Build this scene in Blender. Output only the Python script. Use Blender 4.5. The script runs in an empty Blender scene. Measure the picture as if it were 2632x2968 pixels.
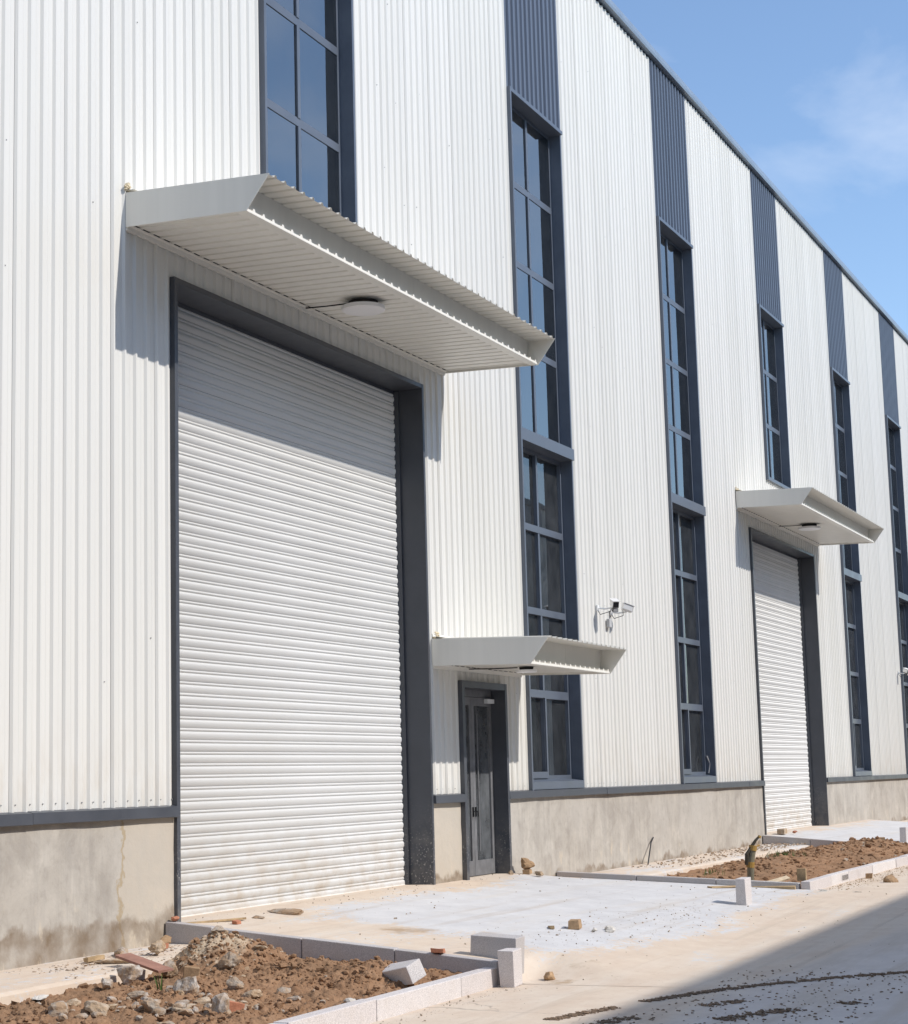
import bpy, bmesh, math, random
import numpy as np
from mathutils import Vector, Matrix, noise
R = math.radians
scene = bpy.context.scene
C = scene.collection
random.seed(7)

# ------------------------------------------------------------------ camera
cam_d = bpy.data.cameras.new('camera')
cam_d.sensor_fit = 'HORIZONTAL'; cam_d.sensor_width = 36.0; cam_d.lens = 73.13
cam_d.clip_start = 0.1; cam_d.clip_end = 3000
cam = bpy.data.objects.new('camera', cam_d); C.objects.link(cam)
RX = Vector((0.40597151, -0.91349462, -0.02673404))
DN = Vector((0.1207512, 0.08261451, -0.9892391))
FW = Vector((0.90587321, 0.39837472, 0.1438447))
m3 = Matrix((RX, -DN, -FW)).transposed()
cam.matrix_world = Matrix.Translation((0, -9.9496, 1.3)) @ m3.to_4x4()
scene.camera = cam

# ------------------------------------------------------------------ sky and sun
SUN = Vector((0.0805, -0.747, 0.657)).normalized()          # towards the sun
world = bpy.data.worlds.new('World'); scene.world = world; world.use_nodes = True
wn, wl = world.node_tree.nodes, world.node_tree.links
bg = wn['Background']; bg.inputs['Strength'].default_value = 0.15
sky = wn.new('ShaderNodeTexSky'); sky.sky_type = 'NISHITA'; sky.sun_disc = False
sky.sun_elevation = math.asin(SUN.z); sky.sun_rotation = math.atan2(SUN.x, SUN.y)
sky.air_density = 1.0; sky.dust_density = 0.25; sky.ozone_density = 2.6; sky.altitude = 50
# thin fair-weather cirrus, a function of direction only; unseen cover added to whiten the fill
tc = wn.new('ShaderNodeTexCoord')
mp = wn.new('ShaderNodeMapping'); mp.inputs['Scale'].default_value = (1.6, 2.4, 4.6)
mp.inputs['Rotation'].default_value = (0.5, 0.35, 0.9)
mp.inputs['Location'].default_value = (1.3, 0.1, 0.2)
nz = wn.new('ShaderNodeTexNoise'); nz.inputs['Scale'].default_value = 2.2; nz.inputs['Detail'].default_value = 7
nz.inputs['Roughness'].default_value = 0.52; nz.inputs['Distortion'].default_value = 0.7
cr = wn.new('ShaderNodeValToRGB')
cr.color_ramp.elements[0].position = 0.47; cr.color_ramp.elements[0].color = (0, 0, 0, 1)
cr.color_ramp.elements[1].position = 0.82; cr.color_ramp.elements[1].color = (0.44, 0.44, 0.44, 1)
mx = wn.new('ShaderNodeMix'); mx.data_type = 'RGBA'
mx.inputs[7].default_value = (5.6, 5.8, 6.2, 1)
wl.new(tc.outputs['Generated'], mp.inputs['Vector']); wl.new(mp.outputs['Vector'], nz.inputs['Vector'])
wl.new(nz.outputs['Fac'], cr.inputs['Fac']); wl.new(cr.outputs['Color'], mx.inputs[0])
wl.new(sky.outputs['Color'], mx.inputs[6]); wl.new(mx.outputs[2], bg.inputs['Color'])

sun_d = bpy.data.lights.new('sun', 'SUN'); sun_d.energy = 3.1; sun_d.angle = R(0.53)
sun_d.color = (1.0, 0.955, 0.90)
sun = bpy.data.objects.new('sun', sun_d); C.objects.link(sun)
sun.rotation_euler = (-SUN).to_track_quat('-Z', 'Y').to_euler(); sun.location = (10, -40, 40)

scene.view_settings.view_transform = 'Standard'; scene.view_settings.look = 'None'
scene.view_settings.exposure = 0.42; scene.view_settings.gamma = 1.0
scene.view_settings.use_curve_mapping = False
scene.cycles.max_bounces = 8; scene.cycles.diffuse_bounces = 4; scene.cycles.glossy_bounces = 4
scene.cycles.transparent_max_bounces = 10
scene.cycles.use_denoising = True

# ------------------------------------------------------------------ helpers
class MB:
    """collects simple solids, then links them as ONE mesh object"""
    def __init__(s): s.v = []; s.f = []; s.m = []
    def add(s, vs, fs, mi=0):
        o = len(s.v); s.v += [tuple(p) for p in vs]
        s.f += [tuple(i + o for i in f) for f in fs]; s.m += [mi] * len(fs); return s
    def box(s, x0, x1, y0, y1, z0, z1, mi=0, M=None):
        vs = [Vector((x, y, z)) for z in (z0, z1) for y in (y0, y1) for x in (x0, x1)]
        if M is not None: vs = [M @ p for p in vs]
        return s.add(vs, [(0, 2, 3, 1), (4, 5, 7, 6), (0, 1, 5, 4), (2, 6, 7, 3), (0, 4, 6, 2), (1, 3, 7, 5)], mi)
    def prism(s, prof, a, b, axis='x', mi=0):
        """closed profile swept between a and b"""
        n = len(prof)
        if axis == 'x': f = lambda t, p: (t, p[0], p[1])
        elif axis == 'y': f = lambda t, p: (p[0], t, p[1])
        else: f = lambda t, p: (p[0], p[1], t)
        vs = [f(a, p) for p in prof] + [f(b, p) for p in prof]
        fs = [(i, (i + 1) % n, n + (i + 1) % n, n + i) for i in range(n)]
        fs += [tuple(range(n))[::-1], tuple(range(n, 2 * n))]
        return s.add(vs, fs, mi)
    def tube(s, pts, r, n=8, mi=0, cap=True):
        rings = []
        for i, p in enumerate(pts):
            p = Vector(p)
            d = (Vector(pts[min(i + 1, len(pts) - 1)]) - Vector(pts[max(i - 1, 0)])).normalized()
            u = d.orthogonal().normalized() if i == 0 else (rings_u - d * rings_u.dot(d)).normalized()
            rings_u = u; w = d.cross(u)
            rr = r[i] if isinstance(r, (list, tuple)) else r
            rings.append([p + (u * math.cos(2 * math.pi * k / n) + w * math.sin(2 * math.pi * k / n)) * rr for k in range(n)])
        vs = [q for g in rings for q in g]; fs = []
        for i in range(len(pts) - 1):
            for k in range(n):
                fs.append((i * n + k, i * n + (k + 1) % n, (i + 1) * n + (k + 1) % n, (i + 1) * n + k))
        if cap: fs += [tuple(range(n))[::-1], tuple(range((len(pts) - 1) * n, len(pts) * n))]
        return s.add(vs, fs, mi)
    def mesh(s, name, mats):
        me = bpy.data.meshes.new(name); me.from_pydata(s.v, [], s.f)
        for m in (mats if isinstance(mats, (list, tuple)) else [mats]): me.materials.append(m)
        if any(s.m): me.polygons.foreach_set('material_index', s.m)
        bm = bmesh.new(); bm.from_mesh(me); bmesh.ops.recalc_face_normals(bm, faces=bm.faces); bm.to_mesh(me); bm.free()
        me.update(); return me
    def build(s, name, mats, parent=None, kind=None):
        return link(name, s.mesh(name, mats), parent, kind)

def link(name, me, parent=None, kind=None):
    o = bpy.data.objects.new(name, me); C.objects.link(o)
    if parent is not None:
        o.parent = parent
        o.matrix_parent_inverse = Matrix.Translation(-world_loc(parent))
    if kind: o['kind'] = kind
    return o
def world_loc(o):
    p = Vector(o.location)
    if o.parent is not None: p += world_loc(o.parent) + o.matrix_parent_inverse.translation
    return p
def empty(name, loc):
    o = bpy.data.objects.new(name, None); o.location = loc; o.empty_display_size = .2; C.objects.link(o); return o
def tag(o, label, cat, group=None):
    o['label'] = label; o['category'] = cat
    if group: o['group'] = group
    return o
def bevel(o, w, seg=2):
    b = o.modifiers.new('bevel', 'BEVEL'); b.width = w; b.segments = seg; b.limit_method = 'ANGLE'; b.angle_limit = R(35)
    return o

# ------------------------------------------------------------------ materials
class NT:
    def __init__(s, name):
        s.mat = bpy.data.materials.new(name); s.mat.use_nodes = True
        s.n = s.mat.node_tree.nodes; s.l = s.mat.node_tree.links
        s.p = s.n['Principled BSDF']; s._pos = None
    def pos(s):
        if s._pos is None: s._pos = s.n.new('ShaderNodeNewGeometry').outputs['Position']
        return s._pos
    def obj(s): return s.n.new('ShaderNodeTexCoord').outputs['Object']
    def noise(s, scale, detail=5, rough=.55, vec=None, sc=None, dist=0):
        t = s.n.new('ShaderNodeTexNoise'); t.inputs['Scale'].default_value = scale
        t.inputs['Detail'].default_value = detail; t.inputs['Roughness'].default_value = rough
        t.inputs['Distortion'].default_value = dist
        v = vec or s.pos()
        if sc:
            m = s.n.new('ShaderNodeMapping'); m.inputs['Scale'].default_value = sc; s.l.new(v, m.inputs['Vector']); v = m.outputs['Vector']
        s.l.new(v, t.inputs['Vector']); return t.outputs['Fac']
    def ramp(s, f, stops):
        r = s.n.new('ShaderNodeValToRGB'); e = r.color_ramp.elements
        while len(e) < len(stops): e.new(.5)
        for el, (p, c) in zip(e, stops):
            el.position = p; el.color = (c, c, c, 1) if isinstance(c, (int, float)) else (*c, 1)
        s.l.new(f, r.inputs['Fac']); return r.outputs['Color']
    def mix(s, f, a, b, mode='MIX'):
        m = s.n.new('ShaderNodeMix'); m.data_type = 'RGBA'; m.blend_type = mode
        for i, v in ((0, f), (6, a), (7, b)):
            if isinstance(v, (int, float)): m.inputs[i].default_value = v if i == 0 else (v, v, v, 1)
            elif isinstance(v, tuple): m.inputs[i].default_value = (*v, 1)
            else: s.l.new(v, m.inputs[i])
        return m.outputs[2]
    def math(s, op, a, b=None, clamp=False):
        m = s.n.new('ShaderNodeMath'); m.operation = op; m.use_clamp = clamp
        for i, v in enumerate((a, b)):
            if v is None: continue
            if isinstance(v, (int, float)): m.inputs[i].default_value = v
            else: s.l.new(v, m.inputs[i])
        return m.outputs[0]
    def sep(s):
        x = s.n.new('ShaderNodeSeparateXYZ'); s.l.new(s.pos(), x.inputs[0]); return x.outputs
    def rng(s, v, a, b, c=0, d=1):
        m = s.n.new('ShaderNodeMapRange'); m.interpolation_type = 'SMOOTHSTEP'
        s.l.new(v, m.inputs[0])
        for i, k in enumerate((a, b, c, d)): m.inputs[1 + i].default_value = k
        return m.outputs[0]
    def attr(s, name):
        a = s.n.new('ShaderNodeAttribute'); a.attribute_name = name; return a.outputs['Fac']
    def base(s, c, rough=.6, spec=.4, metal=0):
        if isinstance(c, tuple): s.p.inputs['Base Color'].default_value = (*c, 1)
        else: s.l.new(c, s.p.inputs['Base Color'])
        if isinstance(rough, (int, float)): s.p.inputs['Roughness'].default_value = rough
        else: s.l.new(rough, s.p.inputs['Roughness'])
        s.p.inputs['Specular IOR Level'].default_value = spec; s.p.inputs['Metallic'].default_value = metal
        return s
    def bump(s, h, strength=.3, dist=.02):
        b = s.n.new('ShaderNodeBump'); b.inputs['Strength'].default_value = strength; b.inputs['Distance'].default_value = dist
        s.l.new(h, b.inputs['Height']); s.l.new(b.outputs['Normal'], s.p.inputs['Normal']); return s

def sheet_material(name, col, rough=.42, streak=.035, dirt=True, spec=.35):
    t = NT(name)
    st = t.noise(1.0, 4, .6, sc=(5.0, 5.0, .18))
    c = t.mix(t.ramp(st, [(.35, 0), (.75, 1)]), col, tuple(k * (1 - streak * 2.2) for k in col))
    big = t.noise(.35, 3)
    c = t.mix(t.ramp(big, [(.4, 0), (.7, .5)]), c, tuple(k * f for k, f in zip(col, (.96, .955, .94))))
    rid = t.n.new('ShaderNodeObjectInfo').outputs['Random']
    c = t.mix(t.rng(rid, 0, 1), c, t.mix(1.0, c, (.955, .955, .95), 'MULTIPLY'))
    if dirt:
        z = t.sep()[2]
        dn = t.noise(3.0, 6, .65, sc=(3, 3, .7))
        k = t.math('MULTIPLY', t.rng(z, 2.2, .9), t.ramp(dn, [(.42, 0), (.75, .55)]))
        c = t.mix(k, c, (.52, .44, .34))
    t.base(c, rough, spec)
    t.bump(t.noise(1.3, 2, .5, sc=(1, 1, .35)), .05, .02)
    return t.mat

white_sheet = sheet_material('white_sheet', (.715, .70, .655))
canopy_sheet = sheet_material('canopy_sheet', (.77, .745, .68), dirt=False)
blue_sheet = sheet_material('blue_sheet', (.106, .128, .170), .42, .06, dirt=False)

def trim_material(name, col, rough=.40):
    t = NT(name)
    n = t.noise(2.5, 5, .6)
    c = t.mix(t.ramp(n, [(.35, 0), (.7, 1)]), col, tuple(k * 1.22 for k in col))
    fl = t.noise(38, 3, .7)                               # specks of splashed mortar, thicker low down
    z = t.sep()[2]
    patch = t.ramp(t.noise(1.6, 3), [(.42, 0), (.56, 1)])
    m = t.math('MULTIPLY', t.ramp(fl, [(.61, 0), (.64, 1)]), t.math('MULTIPLY', t.rng(z, 1.15, .35), patch))
    c = t.mix(m, c, (.42, .40, .37))
    dust = t.math('MULTIPLY', t.rng(z, 1.2, 0.0), t.ramp(t.noise(5, 4), [(.4, 0), (.8, .4)]))
    c = t.mix(dust, c, (.30, .27, .23))
    t.base(c, t.ramp(n, [(.3, rough - .06), (.7, rough + .1)]), .45)
    t.bump(t.noise(1.1, 2), .06, .02)
    return t.mat
eave_m = trim_material('eave_trim_blue', (.17, .215, .27), .35)
slate = trim_material('slate_trim', (.060, .064, .074))
frame_blue = trim_material('window_frame_blue', (.096, .112, .140), .36)

def shutter_mat():
    t = NT('shutter_white'); z = t.sep()[2]
    c = t.mix(t.ramp(t.noise(.5, 3), [(.35, 0), (.7, 1)]), (.80, .785, .75), (.755, .74, .70))
    mud = t.math('MULTIPLY', t.rng(z, 1.15, .0), t.ramp(t.noise(4.5, 8, .7, sc=(.7, .7, 1)), [(.42, 0), (.72, .85)]))
    c = t.mix(mud, c, (.60, .50, .38))
    sp = t.math('MULTIPLY', t.rng(z, 2.4, .5), t.ramp(t.noise(55, 2, .6), [(.70, 0), (.73, .8)]))
    sp = t.math('MULTIPLY', sp, t.ramp(t.noise(1.3, 3), [(.48, 0), (.6, 1)]))
    c = t.mix(sp, c, (.25, .20, .15))
    t.base(c, .36, .4); return t.mat
shutter_white = shutter_mat()

def plinth_mat():
    t = NT('plinth_render'); x, y, z = t.sep()
    n1 = t.noise(1.9, 9, .66, dist=.5); n2 = t.noise(9, 7, .66, dist=.4); st = t.noise(1, 6, .62, sc=(9, 9, .8))
    c = t.mix(t.ramp(n1, [(.36, 0), (.64, 1)]), (.36, .325, .28), (.50, .46, .40))
    c = t.mix(t.ramp(st, [(.45, 0), (.8, .55)]), c, (.27, .25, .23))
    c = t.mix(t.ramp(t.noise(.55, 4), [(.45, 0), (.62, .75)]), c, (.47, .435, .385))
    c = t.mix(t.ramp(n2, [(.52, 0), (.8, .5)]), c, (.25, .22, .19))
    # sandy repaired render right of the crack, and beside the doors
    e = t.math('ADD', x, t.math('MULTIPLY', t.noise(2.5, 6, .65), .55))
    band = t.math('MULTIPLY', t.rng(e, 14.98, 15.04), t.rng(x, 22.9, 22.6))
    c = t.mix(t.math('MULTIPLY', band, .8), c, t.mix(t.ramp(n1, [(.3, 0), (.7, 1)]), (.53, .46, .37), (.45, .405, .34)))
    line = t.math('MULTIPLY', t.rng(e, 14.95, 14.99), t.rng(e, 15.03, 15.0))
    c = t.mix(t.math('MULTIPLY', line, .7), c, (.36, .27, .15))
    # damp splash line near the ground (a stain, with a ragged top)
    h = t.math('ADD', z, t.math('MULTIPLY', t.noise(1.1, 9, .62, sc=(1, 1, .8)), -1.0))
    h = t.math('ADD', h, t.math('MULTIPLY', t.rng(x, 23.5, 24.5), .26))
    damp = t.rng(h, -.32, -.42)
    c = t.mix(t.math('MULTIPLY', damp, t.ramp(t.noise(4, 5), [(.32, .92), (.68, .25)])), c, (.175, .122, .075))
    ef = t.math('MULTIPLY', t.ramp(t.noise(2.2, 7, .68, sc=(1.6, 1.6, .8)), [(.58, 0), (.70, .75)]), t.rng(z, .45, .1))
    c = t.mix(ef, c, (.58, .49, .37))
    t.base(c, .85, .2)
    t.bump(t.math('ADD', t.noise(6, 6, .6), t.math('MULTIPLY', t.noise(60, 3), .15)), .35, .02)
    return t.mat
plinth_render = plinth_mat()

def granite_mat(name, col, stain=.3):
    t = NT(name)
    v = t.obj()
    sp = t.noise(170, 2, .7, vec=v)
    c = t.mix(t.ramp(sp, [(.36, 0), (.62, 1)]), tuple(k * .72 for k in col), tuple(min(1, k * 1.18) for k in col))
    c = t.mix(t.ramp(t.noise(5, 5, .6), [(.45, 0), (.75, stain)]), c, (.50, .41, .31))
    rid = t.n.new('ShaderNodeObjectInfo').outputs['Random']
    c = t.mix(t.rng(rid, 0, 1), c, t.mix(1.0, c, (.88, .86, .86), 'MULTIPLY'))
    t.base(c, .75, .3); t.bump(t.noise(90, 4, .6, vec=v), .3, .004)
    return t.mat
granite = granite_mat('granite', (.50, .475, .46))
granite_pale = granite_mat('granite_pale', (.66, .62, .595), .2)

def ground_mat():
    """sand-dusted concrete; the vertex attribute 'clean' tells where the slab has been swept bare"""
    t = NT('dusty_concrete'); x, y, z = t.sep()
    cl = t.attr('clean'); rd = t.attr('road')
    n1 = t.noise(.55, 9, .66); n2 = t.noise(2.6, 9, .66); n3 = t.noise(14, 7, .62); n4 = t.noise(120, 3, .6)
    streak = t.noise(1.0, 8, .64, sc=(.35, 2.6, 1))
    sand = t.mix(t.ramp(n2, [(.3, 0), (.72, 1)]), (.575, .455, .35), (.66, .555, .44))
    sand = t.mix(t.ramp(streak, [(.45, 0), (.68, .6)]), sand, (.65, .575, .485))
    sand = t.mix(t.ramp(n3, [(.58, 0), (.78, .55)]), sand, (.40, .285, .18))
    conc = t.mix(t.ramp(n2, [(.3, 0), (.7, 1)]), (.53, .515, .505), (.64, .625, .61))
    conc = t.mix(t.ramp(n3, [(.55, 0), (.8, .45)]), conc, (.43, .415, .40))
    conc = t.mix(t.ramp(streak, [(.52, 0), (.7, .55)]), conc, (.585, .53, .46))
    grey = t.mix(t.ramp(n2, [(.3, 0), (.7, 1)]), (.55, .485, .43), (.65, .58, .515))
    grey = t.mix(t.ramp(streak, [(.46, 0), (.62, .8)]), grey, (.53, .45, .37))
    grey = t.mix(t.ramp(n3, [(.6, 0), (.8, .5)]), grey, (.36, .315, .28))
    k = t.math('ADD', cl, t.math('MULTIPLY', t.math('SUBTRACT', n1, .5), 1.5))
    k = t.math('ADD', k, t.math('MULTIPLY', t.math('SUBTRACT', streak, .5), .9))
    k = t.math('ADD', k, t.math('MULTIPLY', t.math('SUBTRACT', n3, .5), .55))
    k = t.math('ADD', k, t.math('MULTIPLY', t.math('SUBTRACT', n3, .5), .6))
    c = t.mix(t.rng(k, .40, .58), sand, conc)
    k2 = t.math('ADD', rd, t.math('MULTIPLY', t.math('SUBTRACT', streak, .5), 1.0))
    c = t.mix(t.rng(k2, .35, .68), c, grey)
    dk = t.attr('mud')
    k3 = t.math('ADD', dk, t.math('MULTIPLY', t.math('SUBTRACT', n2, .5), 1.2))
    c = t.mix(t.math('MULTIPLY', t.rng(k3, .45, .75), .8), c, (.36, .245, .145))
    c = t.mix(t.ramp(n4, [(.60, 0), (.8, .45)]), c, (.33, .27, .21))
    vo = t.n.new('ShaderNodeTexVoronoi'); vo.feature = 'DISTANCE_TO_EDGE'; vo.inputs['Scale'].default_value = .33
    wv = t.n.new('ShaderNodeVectorMath'); wv.operation = 'MULTIPLY_ADD'
    nv = t.n.new('ShaderNodeTexNoise'); nv.inputs['Scale'].default_value = 1.3; nv.inputs['Detail'].default_value = 6; t.l.new(t.pos(), nv.inputs['Vector'])
    t.l.new(nv.outputs['Color'], wv.inputs[0]); wv.inputs[1].default_value = (.9, .9, 0); t.l.new(t.pos(), wv.inputs[2]); t.l.new(wv.outputs[0], vo.inputs['Vector'])
    crack = t.math('MULTIPLY', t.rng(vo.outputs['Distance'], .0035, .0), t.ramp(t.noise(.4, 2), [(.5, 0), (.6, .55)]))
    c = t.mix(crack, c, (.25, .20, .16))
    c = t.mix(t.ramp(t.noise(1.0, 6, .6, sc=(.22, 5.5, 1), dist=.3), [(.56, 0), (.70, .35)]), c, (.42, .34, .26))
    t.base(c, .88, .2)
    t.bump(t.math('ADD', t.math('MULTIPLY', n3, .7), t.math('MULTIPLY', n4, .25)), .35, .015)
    return t.mat
dusty = ground_mat()

def soil_mat(name='soil', a=(.25, .138, .075), b=(.40, .245, .145), pale=(.44, .33, .22)):
    t = NT(name)
    n = t.noise(5, 9, .68); n2 = t.noise(40, 5, .65); n3 = t.noise(1.1, 5)
    c = t.mix(t.ramp(n, [(.3, 0), (.7, 1)]), a, b)
    c = t.mix(t.ramp(n2, [(.45, 0), (.75, .6)]), c, tuple(k * .6 for k in a))
    c = t.mix(t.ramp(n3, [(.46, 0), (.60, .6)]), c, tuple(k * .55 for k in b))
    pk = t.attr('pale')
    k = t.math('ADD', pk, t.math('MULTIPLY', t.math('SUBTRACT', n, .5), .9))
    c = t.mix(t.rng(k, .4, .8), c, t.mix(t.ramp(n2, [(.35, 0), (.7, 1)]), pale, (.52, .42, .31)))
    t.base(c, .95, .12); t.bump(t.math('ADD', n, t.math('MULTIPLY', n2, .5)), .6, .03)
    return t.mat
soil = soil_mat()
clod_m = soil_mat('soil_clod', (.235, .13, .07), (.40, .245, .145))

def simple(name, col, rough=.7, spec=.3, var=.18, scale=12, bump=.25, metal=0):
    t = NT(name); v = t.obj()
    n = t.noise(scale, 6, .62, vec=v)
    c = t.mix(t.ramp(n, [(.3, 0), (.72, 1)]), tuple(k * (1 - var) for k in col), tuple(min(1, k * (1 + var)) for k in col))
    rid = t.n.new('ShaderNodeObjectInfo').outputs['Random']
    c = t.mix(t.rng(rid, 0, 1), c, t.mix(1.0, c, (.82, .81, .8), 'MULTIPLY'))
    t.base(c, rough, spec, metal)
    if bump: t.bump(t.noise(scale * 4, 5, .6, vec=v), bump, .01)
    return t.mat
def dirty_rubble(name, col, dirt):
    t = NT(name); v = t.obj()
    rid = t.n.new('ShaderNodeObjectInfo').outputs['Random']
    n = t.noise(30, 7, .7, vec=v); n2 = t.noise(9, 6, .65, vec=v)
    c = t.mix(t.ramp(n, [(.32, 0), (.68, 1)]), tuple(k * .66 for k in col), tuple(min(1, k * 1.25) for k in col))
    c = t.mix(t.rng(rid, 0, 1), c, t.mix(1.0, c, (.80, .76, .70), 'MULTIPLY'))
    c = t.mix(t.ramp(n2, [(.40, 0), (.58, .92)]), c, dirt)
    t.base(c, .95, .1); t.bump(t.math('ADD', n, n2), .9, .012); return t.mat
rubble_m = dirty_rubble('broken_concrete', (.50, .445, .39), (.37, .25, .155))
rubble_tan = dirty_rubble('tan_mortar', (.54, .44, .335), (.40, .28, .175))
grit_m = simple('sandy_grit', (.44, .36, .28), .9, .15, .25, 16, .2)
brick_m = simple('brick_tan', (.40, .265, .155), .9, .15, .25, 20, .4)
brick_red = simple('brick_red', (.46, .20, .12), .9, .15, .25, 20, .4)
tile_red = simple('red_ply', (.36, .185, .135), .6, .3, .2, 9, .2)
wood_m = simple('raw_wood', (.46, .33, .19), .8, .2, .25, 14, .3)
timber_pale = simple('pale_timber', (.60, .48, .33), .8, .2, .2, 14, .3)
black_m = simple('black_rubber', (.02, .02, .022), .6, .3, .1, 10, .1)
pipe_m = simple('grey_green_pipe', (.22, .20, .14), .55, .4, .2, 10, .1)
tape_m = simple('yellow_tape', (.40, .24, .06), .55, .4, .15, 10, .1)
plastic_white = simple('white_plastic', (.80, .80, .79), .35, .5, .04, 8, 0)
lens_black = simple('lens_black', (.018, .018, .02), .2, .5, .05, 8, 0)
grey_mount = simple('grey_mount', (.45, .45, .45), .5, .4, .1, 8, 0)
screw_m = simple('screw_grey', (.42, .42, .42), .4, .4, .1, 8, 0)
foam_m = simple('sealing_foam', (.72, .62, .44), .9, .15, .2, 30, .5)
sleeve_m = simple('brown_sleeve', (.065, .055, .04), .7, .3, .2, 10, .1)
paper_m = simple('torn_paper', (.60, .56, .50), .8, .2, .12, 14, .2)
alu_film = simple('filmed_aluminium', (.165, .165, .17), .5, .4, .25, 6, .05)
diffuser_m = simple('opal_diffuser', (.88, .87, .87), .35, .4, .02, 8, 0)
grass_m = simple('grass_green', (.09, .13, .03), .7, .3, .3, 8, 0)
dark_lining = simple('dark_lining', (.05, .05, .05), .9, .1, .1, 4, 0)
interior_m = simple('interior_lining', (.30, .35, .38), .8, .2, .08, 2, 0)
floor_m = simple('interior_floor', (.25, .25, .25), .6, .3, .1, 2, 0)
far_wall_m = simple('far_wall_sheet', (.62, .62, .60), .6, .3, .05, 1, 0)
far_dark = simple('far_dark_strip', (.05, .06, .085), .4, .4, .1, 1, 0)

def skylight_mat():
    t = NT('skylight_sheet'); t.base((.8, .82, .84), .6, .2)
    tr = t.n.new('ShaderNodeBsdfTranslucent'); tr.inputs['Color'].default_value = (.8, .84, .88, 1)
    ms = t.n.new('ShaderNodeMixShader'); ms.inputs[0].default_value = .7
    t.l.new(t.p.outputs[0], ms.inputs[1]); t.l.new(tr.outputs[0], ms.inputs[2])
    t.l.new(ms.outputs[0], t.n['Material Output'].inputs['Surface']); return t.mat
skylight_m = skylight_mat()

def glass_mat(name, tint, ior=1.95, dust=.05, wave=.02):
    t = NT(name); out = t.n['Material Output']
    gl = t.n.new('ShaderNodeBsdfGlossy'); gl.inputs['Roughness'].default_value = .012; gl.inputs['Color'].default_value = (.95, .98, 1, 1)
    tr = t.n.new('ShaderNodeBsdfTransparent'); tr.inputs['Color'].default_value = (*tint, 1)
    fr = t.n.new('ShaderNodeFresnel'); fr.inputs['IOR'].default_value = ior
    b = t.n.new('ShaderNodeBump'); b.inputs['Strength'].default_value = wave; b.inputs['Distance'].default_value = .25
    rid = t.n.new('ShaderNodeObjectInfo').outputs['Random']
    m = t.n.new('ShaderNodeVectorMath'); m.operation = 'ADD'
    cb = t.n.new('ShaderNodeCombineXYZ'); t.l.new(t.math('MULTIPLY', rid, 60), cb.inputs[0])
    t.l.new(t.pos(), m.inputs[0]); t.l.new(cb.outputs[0], m.inputs[1])
    t.l.new(t.noise(.75, 1, .4, vec=m.outputs[0]), b.inputs['Height'])
    t.l.new(b.outputs[0], gl.inputs['Normal'])
    ms = t.n.new('ShaderNodeMixShader'); t.l.new(fr.outputs[0], ms.inputs[0])
    t.l.new(tr.outputs[0], ms.inputs[1]); t.l.new(gl.outputs[0], ms.inputs[2])
    df = t.n.new('ShaderNodeBsdfDiffuse'); df.inputs['Color'].default_value = (.38, .40, .42, 1)
    m2 = t.n.new('ShaderNodeMixShader')
    dn = t.ramp(t.noise(3, 6, .65, sc=(1, 1, .8)), [(.35, dust * .5), (.8, dust * 1.8)])
    t.l.new(dn, m2.inputs[0]); t.l.new(ms.outputs[0], m2.inputs[1]); t.l.new(df.outputs[0], m2.inputs[2])
    t.l.new(m2.outputs[0], out.inputs['Surface']); return t.mat
glass = glass_mat('window_glass', (.34, .39, .43), 3.2, .025)
glass_low = glass_mat('dusty_window_glass', (.27, .36, .39), 1.9, .07)
door_glass = glass_mat('door_glass', (.14, .145, .15), 1.5, .22, .01)

# ------------------------------------------------------------------ levels of the ground
def sstep(a, b, t):
    t = min(1, max(0, (t - a) / (b - a))); return t * t * (3 - 2 * t)
def lerp(a, b, t): return a + (b - a) * t
def road_z(x, y):
    return -.50 + .12 * sstep(15, 27, x) + .006 * noise.noise(Vector((x * .4, y * .4, 3)))
def apron_top(x, y, x0, x1):
    """concrete ramp from a doorway (y = 0.4) down to the road"""
    u = min(1, max(0, (x - x0) / (x1 - x0)))
    near = lerp(0.0, -.15, sstep(.82, 1, u)); far = lerp(-.305, -.33, u)
    t = min(1, max(0, -y / 3.5)); z = near + (far - near) * t
    if y < -3.3:
        k = max(sstep(-3.2, -4.9, y), sstep(-3.42, -3.62, y) * sstep(16.9, 15.75, x)); z = lerp(z, road_z(x, y) - .002, k)
        z -= .02 * sstep(-5.0, -5.3, y)
    return z

# ================================================================== THE SETTING
def grid(name, x0, x1, y0, y1, nx, ny, fz, mats, attrs=None, kind='structure', skirt=0):
    xs = np.linspace(x0, x1, nx + 1); ys = np.linspace(y0, y1, ny + 1)
    vs = [(x, y, fz(x, y)) for y in ys for x in xs]
    fs = [(j * (nx + 1) + i, j * (nx + 1) + i + 1, (j + 1) * (nx + 1) + i + 1, (j + 1) * (nx + 1) + i) for j in range(ny) for i in range(nx)]
    me = bpy.data.meshes.new(name); me.from_pydata(vs, [], fs); me.materials.append(mats)
    me.polygons.foreach_set('use_smooth', [True] * len(fs))
    for an, fn in (attrs or {}).items():
        a = me.attributes.new(an, 'FLOAT', 'POINT'); a.data.foreach_set('value', [fn(v[0], v[1]) for v in vs])
    return link(name, me, None, kind)

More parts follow.
